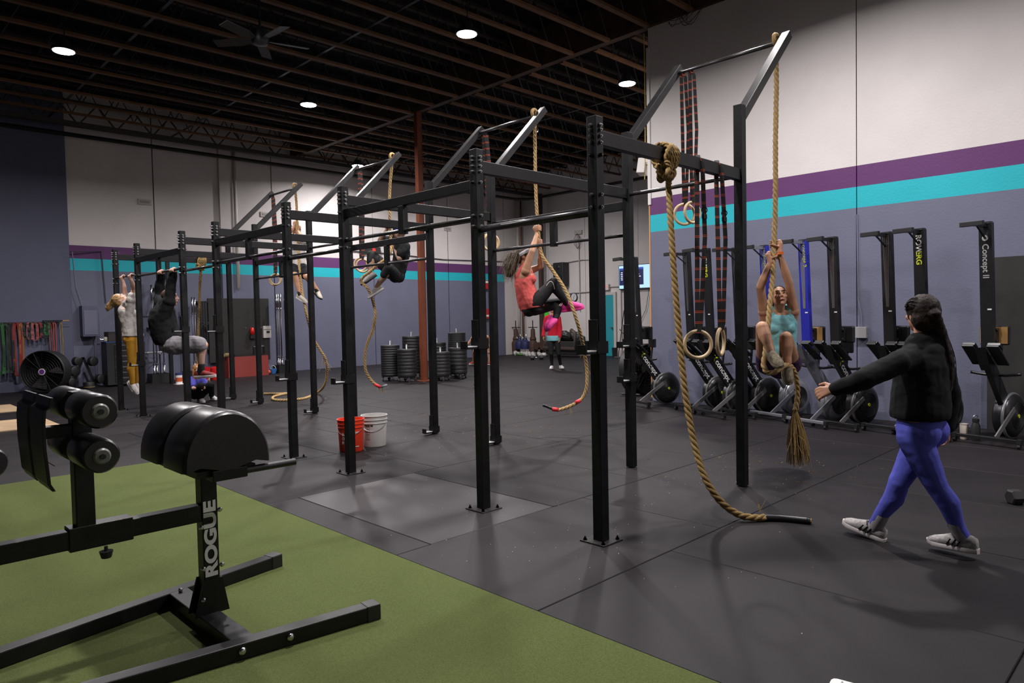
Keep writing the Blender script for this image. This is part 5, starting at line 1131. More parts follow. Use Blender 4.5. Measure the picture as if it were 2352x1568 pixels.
# white card at the bottom edge
p = gnd(1925, 1585); t = ground_thing('score_card', 'white card with rounded corner on the mats at the bottom edge', 'card', p)
c0 = gnd(1912, 1555, .012); e1 = (gnd(1960, 1568, .012)-c0).normalized(); e2 = (gnd(1885, 1569, .012)-c0).normalized(); e2 = (e2-e1*e2.dot(e1)).normalized()
pl = [(.02, 0), (.3, 0), (.3, .2), (0, .2), (0, .02), (.006, .006)]; b = MB(); b.loft([[c0+e1*a+e2*c+V((0, 0, z)) for a, c in pl] for z in (-.010, 0)]); b.build('card_sheet', M_white, t, p); text('2', .02, c0+e1*.035+e2*.02+V((0, 0, .0005)), e1, -e2, mat('pencil', (.3, .3, .3), .7), t)
# plywood lifting boards on the floor at left
for x1, y0, y1, lb in ((-1.14, 11.8, 13.1, 'pale plywood lifting board farther back at left'), (-1.15, 9.15, 10.45, 'pale plywood lifting board nearer at left behind the bench')):
    t = ground_thing('lifting_board', lb, 'platform', (-2.3, (y0+y1)/2)); MB().bx(-3.5, x1, y0, y1, 0, .022).build('plywood_sheet', mat('plywood', (.42, .29, .17), .6, col2=(.5, .36, .22), noise=.3, nscale=3), t, (-2.3, (y0+y1)/2, 0), bevel=.004)
# chalk specks and rope fibres on the mats
b = MB()
for i in range(190):
    c = random.choice([(0, .0, .5), (.1, .6, .9), (WD, .2, .4), (WD, 4.2, .5), (1.4, 3.2, .5), (0, 1.1, .7), (.9, .4, 1.)]); x, y = random.gauss(c[0], c[2]), random.gauss(c[1], c[2])
    if x < XT+.05: continue
    r = random.uniform(.001, .0035); b.box((x, y, .0012), (r*1.6, r, .002))
o = b.build('chalk_specks', M_white); tag(o, 'white chalk specks scattered on the mats around the posts', 'chalk', kind='stuff')
b = MB()
for i in range(520):
    c = random.choice([(2.8, 3.2, .5), (2.75, 6.2, .7), (2.7, 9.2, .6), (2.7, .1, .45), (2.8, 4.6, .6)]); x, y = random.gauss(c[0], c[2]), random.gauss(c[1], c[2]); a = random.uniform(0, PI); l = random.uniform(.01, .07)
    p = V((x, y, .002)); d = V((math.cos(a), math.sin(a), 0)); b.tube([p, p+d*l*.5+V((-d.y, d.x, 0))*l*.15, p+d*l], .0011, 3)
o = b.build('rope_fibres', M_rope); tag(o, 'straw coloured rope fibres shed on the mats under the ropes', 'fibres', kind='stuff')
# bumper plates on dollies
M_bump = mat('bumper_rubber', (.012, .012, .0125), .5, noise=.3, nscale=12)
def plate_mesh(h):
    return MB().lathe([(.025, h*.06), (.10, h*.06), (.11, h*.14), (.18, h*.14), (.205, 0), (.22, 0), (.225, h*.12), (.225, h*.88), (.22, h), (.205, h), (.18, h*.86), (.11, h*.86), (.10, h*.94), (.025, h*.94)], (0, 0, 0), n=32, caps=False)
pcache = {}
ORD = ['first', 'second', 'third', 'fourth', 'fifth', 'sixth', 'seventh', 'eighth', 'ninth', 'tenth', 'eleventh', 'twelfth', 'thirteenth', 'fourteenth', 'fifteenth', 'sixteenth', 'seventeenth', 'eighteenth', 'nineteenth']
def stack(xy, heights, where, label):
    p = V((xy[0], xy[1], 0)); t = ground_thing('plate_dolly', 'wheeled dolly under the '+label, 'dolly', p, 'plate dollies')
    MB().lathe([(.02, .105), (.2, .105), (.2, .12), (.02, .12)], p, n=24).build('deck', M_steel, t, p); MB().cyl(p+V((0, 0, .11)), p+V((0, 0, .12+sum(heights)+.12)), .022, n=12).build('centre_post', M_bolt, t, p, smooth=True)
    for k in range(4):
        a = PI/4+k*PI/2+.3; q = p+V((math.cos(a), math.sin(a), 0))*.19; d = V((-math.sin(a), math.cos(a), 0))
        b = MB(); b.box(q+V((0, 0, .095)), (.05, .05, .012)); b.beam(q+V((0, 0, .09)), q+d*.02+V((0, 0, .04)), .04, .012, d); b.build('caster_fork', M_bolt, t, p); MB().cyl(q+d*.02+V((math.cos(a), math.sin(a), 0))*-.012+V((0, 0, .036)), q+d*.02+V((math.cos(a), math.sin(a), 0))*.012+V((0, 0, .036)), .036, n=14).build('caster_wheel', M_black, t, p)
    z = .121
    N_ = len(heights)
    for i_, h in enumerate(heights):
        k = round(h, 3)
        if k in pcache: o = pcache[k].copy(); COL.objects.link(o)
        else: o = plate_mesh(h).build('bumper_plate', M_bump, smooth=2); pcache[k] = o
        o.location = (p.x, p.y, z); o.rotation_euler = (0, 0, random.uniform(0, 6)); tag(o, ('bottom' if i_ == 0 else 'top' if i_ == N_-1 else ORD[i_]+' from floor')+' bumper plate in the '+label, 'weight plate', 'bumper plates in '+where); z += h+.001
stack((6.02, 11.05), [.055]*13, 'the leftmost stack', 'leftmost stack of thin plates')
stack((6.10, 10.50), [.085]*3+[.075]*5, 'the front left stack', 'front stack left of red column')
stack((6.85, 11.33), [.075]*12, 'the tall left stack', 'tall stack behind left of red column')
stack((6.72, 10.02), [.082]*3+[.075]*4, 'the right column stack', 'low stack right of red column')
stack((7.50, 11.12), [.08]*9, 'the hidden stack', 'middle stack behind right of red column')
stack((7.80, 10.70), [.05]*19, 'the tallest stack', 'tallest stack of thin plates at right')
stack((7.35, 10.14), [.088]*7, 'the front right stack', 'front right stack of thick plates')

# ================================================================== RIGHT WALL FITTINGS
t = thing('wall_outlet', 'grey outlet box with conduit on the rower wall', 'outlet', (6.36, .55, 1.17)); o = V((6.36, .55, 1.17))
MB().bx(6.33, 6.4, .48, .62, 1.09, 1.24).build('outlet_box', mat('outlet_grey', (.30, .29, .30), .5), t, o, bevel=.004); MB().tube([(6.39, .55, 1.24), (6.39, .56, 1.4), (6.39, .60, 1.6), (6.39, .61, 2.75)], .009, 6).build('conduit', mat('conduit_blue', (.15, .155, .22), .5), t, o)
t = thing('rubber_sheet', 'tall black rubber sheet leaning on the wall at the right edge', 'rubber sheet', (6.37, -2, 0)); MB().bx(6.345, 6.385, -2.1, -.88, 0, 2.06).build('sheet', mat('panel_black', (.02, .018, .018), .8, noise=.3, nscale=3), t, (6.37, -2, 0))
t = thing('wall_speaker', 'white box speaker with yellow cord hung at the wall corner', 'speaker', (6.5, 4.1, 3.95)); o = V((6.5, 4.1, 3.95))
MB().box((6.5, 4.12, 3.98), (.2, .14, .26), Euler((.1, .15, .3)).to_matrix()).build('cabinet', mat('speaker_white', (.6, .58, .56), .5), t, o, bevel=.01); MB().tube([(6.38, 3.98, 6.15), (6.375, 3.97, 5.0), (6.4, 4.0, 4.1), (6.45, 4.05, 3.75)], .008, 5).build('cord', mat('yellow_cord', (.5, .35, .05), .5), t, o); MB().bx(6.45, 6.62, 3.94, 4.08, 4.0, 4.04).build('bracket', M_bolt, t, o)
t = thing('wire_bundle', 'tangle of loose black wires at the top of the white wall', 'cable', (6.36, 3.1, 6.2)); b = MB()
for i in range(7): b.tube(smooth_path([V((6.36, 3.6-.1*i, 6.6)), V((6.35, 3.3+random.uniform(-.2, .2), 6.1+random.uniform(-.1, .15))), V((6.33, 3.0+random.uniform(-.2, .2), 6.25+random.uniform(-.15, .1))), V((6.36, 2.5, 6.6))], 6), .005, 4)
b.build('wires', M_black, t, (6.36, 3.1, 6.2))
# drum fans
def drum_fan(o, R, ax, label, badge=True):
    o = V(o); ax = V(ax).normalized(); c = V((o.x, o.y, R+.02)); t = thing('drum_fan', label, 'fan', o)
    MB().lathe([(R, -.16), (R+.012, -.15), (R+.012, .15), (R, .16), (R-.01, .15), (R-.01, -.15)], c, ax, n=40, caps=False).build('drum', M_black, t, o, smooth=2)
    d_, a_, b_ = frame(ax); b = MB()
    for k in range(9): b.torus(c+ax*.16, ax, R*(k+1)/9.2, .003, 36, 4)
    for k in range(16): a = 2*PI*k/16; e = a_*math.cos(a)+b_*math.sin(a); b.tube([c+ax*.16+e*.05, c+ax*.16+e*R], .003, 4)
    b.build('front_grille', M_steel, t, o); MB().lathe([(R, -.155), (.02, -.155), (.02, -.15), (R, -.15)], c, ax, n=32).build('rear_guard', mat('fan_dark', (.012, .011, .011), .7), t, o)
    for k in range(3):
        a = 2*PI*k/3+.6; e = a_*math.cos(a)+b_*math.sin(a); e2 = a_*math.cos(a+.6)+b_*math.sin(a+.6); b = MB(); b.loft([[c+e*.06-ax*.03, c+e2*.06+ax*.03, c+e2*.06+ax*.036, c+e*.06-ax*.024], [c+e*R*.9-ax*.08, c+e2*R*.92+ax*.08, c+e2*R*.92+ax*.086, c+e*R*.9-ax*.074]]); b.build('blade', mat('blade_grey', (.04, .037, .035), .5), t, o)
    MB().cyl(c-ax*.1, c+ax*.06, .07, n=16).build('motor', M_steel, t, o)
    if badge: MB().cyl(c+ax*.163, c+ax*.172, .07, n=20).build('badge', M_logo, t, o); MB().cyl(c+ax*.172, c+ax*.176, .055, n=20).build('badge_disc', mat('badge_purple', (.12, .03, .2), .5), t, o)
    b = MB()
    for sg in (-1, 1): b.tube([V((o.x, o.y, .03))+a_*sg*R*.7-ax*.2, V((o.x, o.y, .03))+a_*sg*R*.7+ax*.2], .02, 6)
    b.build('stand', M_steel, t, o)
drum_fan((-.13, 15.3, 0), .45, -fw*1+rt*.12, 'big black drum fan with round badge in front of the navy wall'); drum_fan((7.05, 4.6, 0), .45, rt*.75-fw*.8, 'black drum fan half hidden behind the wooden wall edge', False)

# ================================================================== FAR LEFT: bands, tree, chest, panel
rk = thing('band_rack', 'black wall rail holding the exercise bands', 'rack', (-.3, 16.1, 1.48)); MB().bx(-1.3, .36, 16.06, 16.18, 1.5, 1.57).build('rail', mat('rail_dark', (.03, .02, .02), .7), rk, (-.3, 16.1, 1.48))
for k in range(12): MB().cyl((-1.2+k*.135, 16.1, 1.53), (-1.2+k*.135, 15.92, 1.55), .011, n=8).build('peg', M_steel, rk, (-.3, 16.1, 1.48))
def band(x, z1, w, m, label, y=15.97, spread=.03):
    t = thing('exercise_band', label, 'exercise band', (x, y, z1), 'exercise bands on the wall rail'); b = MB(); top = 1.56; P = []
    for k in range(24):
        a = 2*PI*k/24; h = (top-z1)/2; P.append(V((x+math.copysign(abs(math.sin(a))**.4, math.sin(a))*spread+random.uniform(-.004, .004), y+random.uniform(-.01, .01), z1+h+math.cos(a)*h)))
    rings = [[p+V((-w*.45, -.003, 0)), p+V((w*.45, -.003, 0)), p+V((w*.45, .003, 0)), p+V((-w*.45, .003, 0))] for p in P]; b.loft(rings, False, True); b.build('loop', m, t, (x, y, z1))
bc = lambda n, c: mat('band_'+n, tuple(k*.6 for k in c), .7)
G_, R_, K_, GR, PK, BL, TN = bc('green', (.02, .16, .03)), bc('red', (.34, .02, .02)), bc('black', (.012, .012, .013)), bc('dkgreen', (.01, .05, .025)), bc('pink', (.42, .12, .13)), bc('blue', (.04, .06, .22)), bc('tan', (.30, .22, .08))
for i, (x, z, w, m, lb, sp) in enumerate([(-.83, .42, .06, G_, 'bright green band leftmost on the wall rail', .06), (-.73, .45, .05, GR, 'dark green band beside the bright green one', .04), (-.63, .42, .05, K_, 'black band between green and red bands', .035), (-.52, .36, .07, R_, 'wide red band hanging longest on the rail', .06), (-.44, .40, .04, bc('orange', (.4, .14, .04)), 'narrow orange band right of the wide red one', .03),
                                           (-.34, 1.2, .06, K_, 'short black loop band in the middle of the rail', .05), (-.27, 1.17, .05, PK, 'short pink loop band in the middle of the rail', .05), (-.18, 1.15, .06, PK, 'second short pink loop band beside the red one', .05), (-.1, 1.2, .05, R_, 'short red loop band on the rail', .04), (0, 1.2, .06, K_, 'short dark loop band near the rail end', .05), (.05, 1.26, .05, G_, 'short green loop band near the rail end', .04),
                                           (.12, .6, .015, PK, 'thin pink band hanging behind the fan', .02), (.2, .6, .03, bc('coral', (.42, .08, .06)), 'coral band hanging behind the fan', .025), (.27, .7, .02, BL, 'thin blue band near the rail end', .02), (.33, .65, .025, TN, 'tan band last on the rail', .02)]): band(x, z, w, m, lb, spread=sp)
b = thing('wall_brush', 'dark bristle brush resting on the rail end', 'brush', (.2, 15.97, 1.56)); MB().bx(-.02, .36, 15.93, 16.03, 1.575, 1.60).build('bristles', mat('bristle', (.012, .010, .010), .9, bump=1., bscale=90), b, (.2, 15.97, 1.56)); MB().cyl((.36, 15.98, 1.585), (.5, 15.98, 1.585), .012, n=8).build('stick', mat('wood_stick', (.45, .26, .06), .6), b, (.2, 15.97, 1.56))
tr = ground_thing('plate_tree', 'black a-frame plate tree with small bumper plates beside the fan', 'plate tree', (.72, 15.85)); o = V((.72, 15.85, 0))
for sg in (-1, 1): MB().beam((.72, 15.85, .72), (.72+sg*.24, 15.85, .03), .05, .05, (0, 1, 0)).build('leg', M_steel, tr, o)
MB().bx(.42, 1.02, 15.8, 15.9, 0, .04).build('base_bar', M_steel, tr, o)
for k, (dx, z, r) in enumerate([(-.16, .64, .1), (-.22, .42, .12), (-.3, .16, .1), (.16, .62, .11), (.3, .2, .11)]):
    q = V((.72+dx, 15.7, z)); tt = thing('small_plate', 'small black plate on the a-frame tree, '+['top left peg', 'middle left peg', 'bottom left peg', 'top right peg', 'bottom right peg'][k], 'weight plate', q, 'plates on the tree'); b = MB(); b.lathe([(.02, -.06), (r-.015, -.06), (r, -.05), (r, .05), (r-.015, .06), (.02, .06)], q, (0.5, -1, 0), n=22); b.build('disc', M_bump, tt, q, smooth=2); MB().cyl(q+V((.0, .05, 0)), q+V((0, .2, 0)), .015, n=8).build('peg_sleeve', M_bolt, tt, q)
sw = ground_thing('spare_plate', 'short stack plate standing under the a-frame tree', 'weight plate', (.76, 15.6)); MB().lathe([(.11, 0), (.12, .01), (.12, .13), (.11, .15), (.02, .15)], (.76, 15.6, 0), n=22).build('rubber_body', M_bump, sw, (.76, 15.6, 0), smooth=2); MB().lathe([(.121, .03), (.122, .05)], (.76, 15.6, 0), n=22, caps=False).build('tan_stripe', TN, sw, (.76, 15.6, 0))
ep = thing('electrical_panel', 'navy painted breaker panel on the wall above the plate tree', 'breaker panel', (.95, 16.1, 1.17)); o = V((.95, 16.1, 1.17)); MB().bx(.78, 1.12, 16.02, 16.28, 1.2, 1.93).build('cabinet', M_wallL, ep, o, bevel=.006); MB().bx(.81, 1.09, 16.005, 16.02, 1.24, 1.82).build('door', mat('panel_door', (.13, .135, .20), .5), ep, o, bevel=.004)
b = MB(); b.tube([(.82, 16.15, 1.9), (.70, 16.15, 2.4), (.66, 16.15, 3.2)], .012, 6); b.tube([(1.08, 16.24, 1.2), (1.08, 16.24, .1)], .03, 6); b.build('conduits', MATS['conduit_blue'], ep, o)
tc_ = ground_thing('tool_chest', 'black tool chest with silver drawer pulls behind the hanging woman', 'tool chest', (1.55, 15.75)); o = V((1.55, 15.75, 0)); MB().bx(1.14, 1.98, 15.55, 16.0, .04, 1.05).build('body', M_black, tc_, o, bevel=.006)
for k in range(7): dr = MB().bx(1.3, 1.95, 15.535, 15.55, .1+k*.13, .215+k*.13).build('drawer', M_rail, tc_, o, bevel=.003); MB().bx(1.36, 1.9, 15.52, 15.535, .185+k*.13, .2+k*.13).build('pull', M_chrome, dr, o)
MB().bx(1.13, 1.99, 15.54, 16.01, 1.05, 1.065).build('blue_mat', mat('blue_liner', (.03, .08, .3), .6), tc_, o)
bx_ = thing('storage_bin', 'dark corrugated bin on top of the tool chest', 'bin', (1.5, 15.75, 1.066)); MB().bx(1.2, 1.75, 15.6, 15.95, 1.066, 1.3).build('bin_body', mat('bin_brown', (.025, .02, .018), .7), bx_, (1.5, 15.75, 1.066), bevel=.01)
lt = thing('work_lamp', 'small round work lamp at the edge of the tool chest', 'lamp', (1.17, 15.7, 1.066)); MB().lathe([(.03, 0), (.05, .02), (.05, .1), (.02, .12)], (1.17, 15.7, 1.066), n=14).build('shell', mat('lamp_cream', (.42, .40, .33), .4), lt, (1.17, 15.7, 1.066), smooth=True); MB().cyl((1.13, 15.7, 1.12), (1.05, 15.7, 1.13), .012, n=8).build('switch_stub', M_chrome, lt, (1.17, 15.7, 1.066))
# barbells upright in floor holders
def barbell(x, y, z0, L, label, tone=M_bolt):
    p = V((x, y, z0)); t = thing('barbell', label, 'barbell', p, 'barbells stored upright'); MB().cyl(p, p+V((0, 0, L)), .014, n=10).build('shaft', mat('bar_shaft', (.16, .16, .17), .35, metal=.8), t, p, smooth=True)
    for a, c in ((.0, .42), (L-.42, L)): s_ = MB().cyl(p+V((0, 0, a)), p+V((0, 0, c)), .025, n=12).build('sleeve', M_chrome, t, p, smooth=True); z = c if a == 0 else a; MB().cyl(p+V((0, 0, z-.012)), p+V((0, 0, z+.012)), .034, n=12).build('collar', M_chrome, s_, p)
def holder(x0, x1, y0, y1, label, h=.22):
    o = V(((x0+x1)/2, (y0+y1)/2, 0)); t = thing('bar_holder', label, 'bar holder', o); MB().bx(x0, x1, y0, y1, 0, .03).build('base', M_black, t, o); b = MB(); b.bx(x0, x1, y0, y0+.01, .03, h); b.bx(x0, x1, y1-.01, y1, .03, h); b.bx(x0, x0+.01, y0, y1, .03, h); b.bx(x1-.01, x1, y0, y1, .03, h); b.build('sleeve_box', M_black, t, o)
holder(5.48, 5.88, 15.72, 16.08, 'black floor box holding the barbells beside the red box')
for k, (x, y) in enumerate([(5.56, 15.8), (5.66, 15.85), (5.76, 15.8), (5.82, 15.93), (5.6, 15.98), (5.72, 16.0)]): barbell(x, y, .035, 2.2, ['leftmost front', 'second front', 'third front', 'rightmost', 'leftmost rear', 'second rear'][k]+' chrome barbell in the floor box beside the red box')
holder(3.0, 3.4, 15.7, 16.05, 'black floor box of barbells behind the crouching kid'); holder(2.15, 2.6, 15.7, 16.05, 'black floor box of bars behind the hanging man')
for k, (x, y, L) in enumerate([(3.1, 15.85, 2.02), (3.22, 15.8, 2.1), (3.32, 15.9, 2.1), (2.25, 15.8, 2.4), (2.35, 15.9, 1.9), (2.5, 15.85, 1.9)]): barbell(x, y, .035, L, ['leftmost', 'middle', 'rightmost'][k % 3]+(' barbell standing behind the hanging man' if k > 2 else ' barbell standing above the crouching kid'))
# hanging trap bar and handles on a wall hook behind the man
hb = thing('cable_handles', 'chrome cable handles hanging on the wall behind the hanging man', 'cable handle', (2.3, 16.1, .7)); b = MB(); b.tube([V((1.95, 16.05, .95)), V((2.12, 16.0, .75)), V((2.5, 16.0, .75)), V((2.68, 16.05, .98))], .012, 6); b.tube([V((2.12, 16, .75)), V((2.3, 16, .58)), V((2.5, 16, .75))], .012, 6); b.tube([V((2.3, 16.1, 1.35)), V((2.33, 16.05, 1.0)), V((2.3, 16, .6))], .008, 5); b.build('handle_bar', M_chrome, hb, (2.3, 16.1, .7), smooth=True); MB().cyl((2.14, 15.99, .75), (2.48, 15.99, .75), .02, n=10).build('grip', mat('grip_grey', (.4, .4, .4), .5), hb, (2.3, 16.1, .7)); MB().bx(2.25, 2.35, 16.08, 16.28, 1.3, 1.38).build('wall_hook', M_steel, hb, (2.3, 16.1, .7))
wrk = ground_thing('wall_rack', 'black wall-mounted squat rack upright behind the hanging pair', 'rack', (2.45, 15.2)); o = V((2.45, 15.2, 0)); MB().bx(2.41, 2.49, 15.16, 15.24, 0, 3.05).build('upright', M_steel, wrk, o); MB().bx(2.42, 2.48, 15.24, 16.3, 2.3, 2.38).build('top_arm', M_steel, wrk, o); MB().beam((2.45, 15.24, 1.5), (2.45, 16.28, 1.9), .05, .05).build('brace', M_steel, wrk, o); MB().bx(1.4, 2.41, 15.18, 15.22, 1.62, 1.66).build('side_bar', M_steel, wrk, o)
# black board, red box and small items
bd = thing('black_board', 'large black board mounted on the far wall', 'board', (4.6, 16.2, .34)); o = V((4.6, 16.2, .34)); MB().bx(3.75, 5.45, 16.14, 16.2, .38, 2.12).build('board_sheet', mat('board_black', (.018, .016, .016), .7), bd, o, bevel=.008)
b = MB(); [b.cyl((x, 16.14, z), (x, 16.125, z), .014, n=8) for x in (3.9, 4.3, 4.75, 5.2) for z in (.8, 1.3)]; b.build('rivets', M_chrome, bd, o)['kind'] = 'stuff'
hk = thing('hung_belts', 'dark belts and carabiners hanging left of the black board', 'belt', (3.6, 16.1, .9)); b = MB(); [b.tube([V((3.5+.06*k, 16.1, 2.0)), V((3.48+.06*k, 16.05, 1.4)), V((3.5+.06*k, 16.08, .9-.05*k))], .03, 6) for k in range(4)]; b.build('belts', M_black, hk, (3.6, 16.1, .9)); b = MB(); [b.torus((3.5+.06*k, 16.02, 1.35+.1*(k % 2)), (0, 1, 0), .03, .006, 12, 4) for k in range(4)]; b.build('carabiners', M_chrome, hk, (3.6, 16.1, .9)); MB().bx(3.45, 3.75, 16.1, 16.3, 2.0, 2.04).build('hook_bar', M_steel, hk, (3.6, 16.1, .9))
wb_ = thing('wall_control_box', 'white control box with small display on the far wall', 'control box', (5.35, 16.2, 1.0)); o = V((5.35, 16.2, 1.0)); MB().bx(5.24, 5.47, 16.08, 16.28, 1.0, 1.34).build('case', mat('case_white', (.5, .48, .45), .5), wb_, o, bevel=.01); MB().bx(5.33, 5.42, 16.07, 16.08, 1.14, 1.2).build('display', M_black, wb_, o); MB().bx(5.25, 5.46, 16.075, 16.08, 1.235, 1.245).build('lid_seam', M_dark, wb_, o)
al = thing('red_beacon', 'small red beacon on a black base in front of the board', 'beacon', (4.92, 16.1, 1.0)); MB().bx(4.85, 5.0, 16.05, 16.16, 1.0, 1.1).build('base', M_black, al, (4.92, 16.1, 1.0)); MB().lathe([(.055, 0), (.06, .1), (.045, .19), (.0, .2)], (4.92, 16.1, 1.11), n=14).build('dome', mat('beacon_red', (.6, .01, .01), .3), al, (4.92, 16.1, 1.0), smooth=True)
rb = ground_thing('plyo_box', 'red plyometric box against the far wall', 'box', (4.53, 15.75)); o = V((4.53, 15.75, 0)); b = MB()
M_redp = mat('red_paint', (.26, .035, .028), .6)
for x0, x1, y0, y1, z0, z1 in ((3.98, 5.08, 15.5, 15.52, 0, .54), (3.98, 5.08, 15.98, 16.0, 0, .54), (3.98, 4.0, 15.52, 15.98, 0, .54), (5.06, 5.08, 15.52, 15.98, 0, .54), (4.0, 5.06, 15.52, 15.98, .52, .54)): MB().bx(x0, x1, y0, y1, z0, z1).build('side_panel', M_redp, rb, o)
fb = thing('folded_frame', 'black folded metal frame lying on the red box', 'frame', (4.6, 15.7, .541)); b = MB(); b.bx(4.2, 5.05, 15.6, 15.8, .541, .6); b.build('base_tray', M_black, fb, (4.6, 15.7, .541)); b = MB(); b.tube([V((4.72, 15.6, .59)), V((4.72, 15.6, .78)), V((5.0, 15.6, .79)), V((5.0, 15.6, .6))], .025, 6); b.build('handle_hoop', M_steel, fb, (4.6, 15.7, .541))
lg_ = thing('wood_roll', 'tan wooden roller on the left end of the red box', 'roller', (4.03, 15.6, .545)); MB().cyl((3.9, 15.56, .6), (4.16, 15.66, .6), .055, n=14).build('roll', TN, lg_, (4.03, 15.6, .545), smooth=2); MB().cyl((3.89, 15.557, .6), (3.9, 15.56, .6), .035, n=12).build('core', mat('core_pale', (.5, .4, .22), .6), lg_, (4.03, 15.6, .545))
ty = ground_thing('toy_basket', 'small blue and orange toy basket beside the red box', 'basket', (5.28, 15.75)); o = V((5.28, 15.75, 0)); MB().lathe([(.06, .02), (.1, .14), (.105, .14), (.065, .01)], o+V((.05, 0, 0)), n=10, caps=False).build('basket', mat('toy_blue', (.05, .2, .55), .5), ty, o); MB().ball(o+V((-.08, 0, .06)), .06, 8).build('orange_ball', mat('toy_orange', (.7, .12, .03), .5), ty, o, smooth=True); MB().torus(o+V((.05, 0, .16)), fw, .07, .008, 14, 4).build('hoop', mat('toy_white', (.6, .6, .6), .5), ty, o)
ct = ground_thing('wipe_tub', 'white tub with blue lid and orange label beside the crouching kid', 'tub', (2.5, 14.85)); o = V((2.5, 14.85, 0)); MB().lathe([(.0, 0), (.075, 0), (.075, .22), (0, .22)], o, n=18).build('tub', M_white, ct, o, smooth=2); MB().lathe([(.077, .06), (.078, .16)], o, n=18, caps=False).build('label_band', mat('tub_orange', (.55, .10, .03), .5), ct, o); MB().lathe([(.08, .22), (.08, .27), (0, .28)], o, n=18).build('lid', BL, ct, o, smooth=2); MB().bx(2.4, 2.75, 14.7, 14.95, 0, .004).build('tray', M_white, ct, o)
for k, x in enumerate((3.3, 3.55)):
    o = V((x, 15.3, 0)); t = thing('red_bucket', ['rounded red pail behind the crouching kid', 'straight red pail behind the crouching kid'][k], 'bucket', o); MB().lathe([(0, 0), (.09, 0), (.11+.01*k, .2), (.115, .3), (.08-.06*k+.04, .34), (0, .34)], o, n=18).build('pail', mat('red_gloss', (.5, .01, .012), .35), t, o, smooth=2); MB().torus(o+V((0, 0, .3)), V((1, 0, 0)), .1, .006, 16, 4).build('handle', M_black, t, o)

# ================================================================== FAR WALL / END WALL FITTINGS
tm = thing('interval_timer', 'black wall timer with red digits on the far wall', 'timer', (9.0, 16.2, 3.58)); o = V((9.0, 16.2, 3.58)); MB().bx(8.62, 9.32, 16.2, 16.3, 3.58, 3.78).build('case', M_black, tm, o, bevel=.006); text('33', .12, (9.0, 16.198, 3.68), (1, 0, 0), (0, 0, 1), mat('led_red', (1, .02, .01), .5, emit=2.5), tm, 'digits', off=.002)
for k, (x, z) in enumerate([(2.33, 4.55), (5.52, 4.51), (12.2, 4.59)]):
    t = thing('wall_plate', ['lifting-insert plate high on the far wall left of the pipe', 'lifting-insert plate high on the far wall near the first rope arms', 'lifting-insert plate high on the far wall right of the red column'][k], 'wall plate', (x, 16.25, z), 'plates on wall joints'); MB().bx(x-.16, x+.16, 16.27, 16.3, z-.07, z+.07).build('plate', mat('plate_cream', (.42, .39, .37), .6), t, (x, 16.25, z), bevel=.004); MB().bx(x-.11, x+.11, 16.262, 16.27, z-.03, z+.03).build('slot', mat('slot_grey', (.26, .24, .23), .6), t, (x, 16.25, z))
for k, (z, h) in enumerate([(2.65, .32), (1.58, .36)]):
    t = thing('fire_alarm_box', ['upper red and white fire alarm box near the far corner', 'lower red fire alarm box near the far corner'][k], 'alarm box', (13.9, 16.2, z)); o = V((13.9, 16.2, z)); MB().bx(13.78, 14.02, 16.2, 16.3, z-h/2, z+h/2).build('case', mat('alarm_red', (.45, .015, .02), .4), t, o, bevel=.01); MB().bx(13.8, 14.0, 16.19, 16.2, z+h*.2 if k == 0 else z-h*.3, z+h*.42 if k == 0 else z-h*.12).build('label_plate', M_white, t, o)
sp_ = thing('pa_speaker', 'black loudspeaker high on the white end wall behind the coral climber', 'speaker', (15.85, 14.2, 2.56)); o = V((15.85, 14.2, 2.56)); MB().box((15.8, 14.2, 2.98), (.32, .5, .84)).build('cabinet', M_black, sp_, o, bevel=.03); MB().lathe([(.19, 0), (.17, -.03), (.05, -.05), (0, -.03)], (15.64, 14.2, 2.8), (1, 0, 0), n=24).build('woofer', M_rail, sp_, o, smooth=2); MB().lathe([(.09, 0), (.04, -.02), (0, -.02)], (15.64, 14.2, 3.22), (1, 0, 0), n=18).build('tweeter', M_rail, sp_, o)
ck = thing('wall_clock', 'round black-rimmed wall clock on the white end wall', 'clock', (15.97, 13.74, 2.0)); o = V((15.97, 13.74, 2.0)); c = V((15.97, 13.74, 2.12)); MB().torus(c, (1, 0, 0), .155, .018, 30, 8).build('rim', M_black, ck, o, smooth=True); MB().cyl(c+V((.02, 0, 0)), c, .155, n=30).build('dial', mat('dial_white', (.6, .6, .62), .5), ck, o)
b = MB(); b.beam(c+V((-.006, 0, 0)), c+V((-.006, .02, -.11)), .008, .004, (1, 0, 0)); b.beam(c+V((-.006, 0, 0)), c+V((-.006, -.03, .08)), .01, .004, (1, 0, 0)); [b.beam(c+V((-.004, math.cos(a)*.12, math.sin(a)*.12)), c+V((-.004, math.cos(a)*.14, math.sin(a)*.14)), .008, .003, (1, 0, 0)) for a in [PI*k/6 for k in range(12)]]; b.build('hands', M_black, ck, o)
dr = struct(thing('door_1', None, None, (16, 12.4, 0))); o = V((16, 12.4, 0)); dr['label'] = 'teal metal door in the end wall'; MB().bx(15.95, 15.99, 11.93, 12.87, .01, 2.14).build('door_leaf', mat('teal_door', (.018, .29, .35), .5), dr, o, bevel=.004); b = MB(); b.bx(15.94, 16.0, 11.83, 11.93, 0, 2.24); b.bx(15.94, 16.0, 12.87, 12.97, 0, 2.24); b.bx(15.94, 16.0, 11.93, 12.87, 2.14, 2.24); b.build('door_frame', mat('frame_cream', (.5, .47, .45), .5), dr, o); MB().cyl((15.95, 12.0, 1.0), (15.88, 12.0, 1.0), .03, n=12).build('door_handle', M_bolt, dr, o)
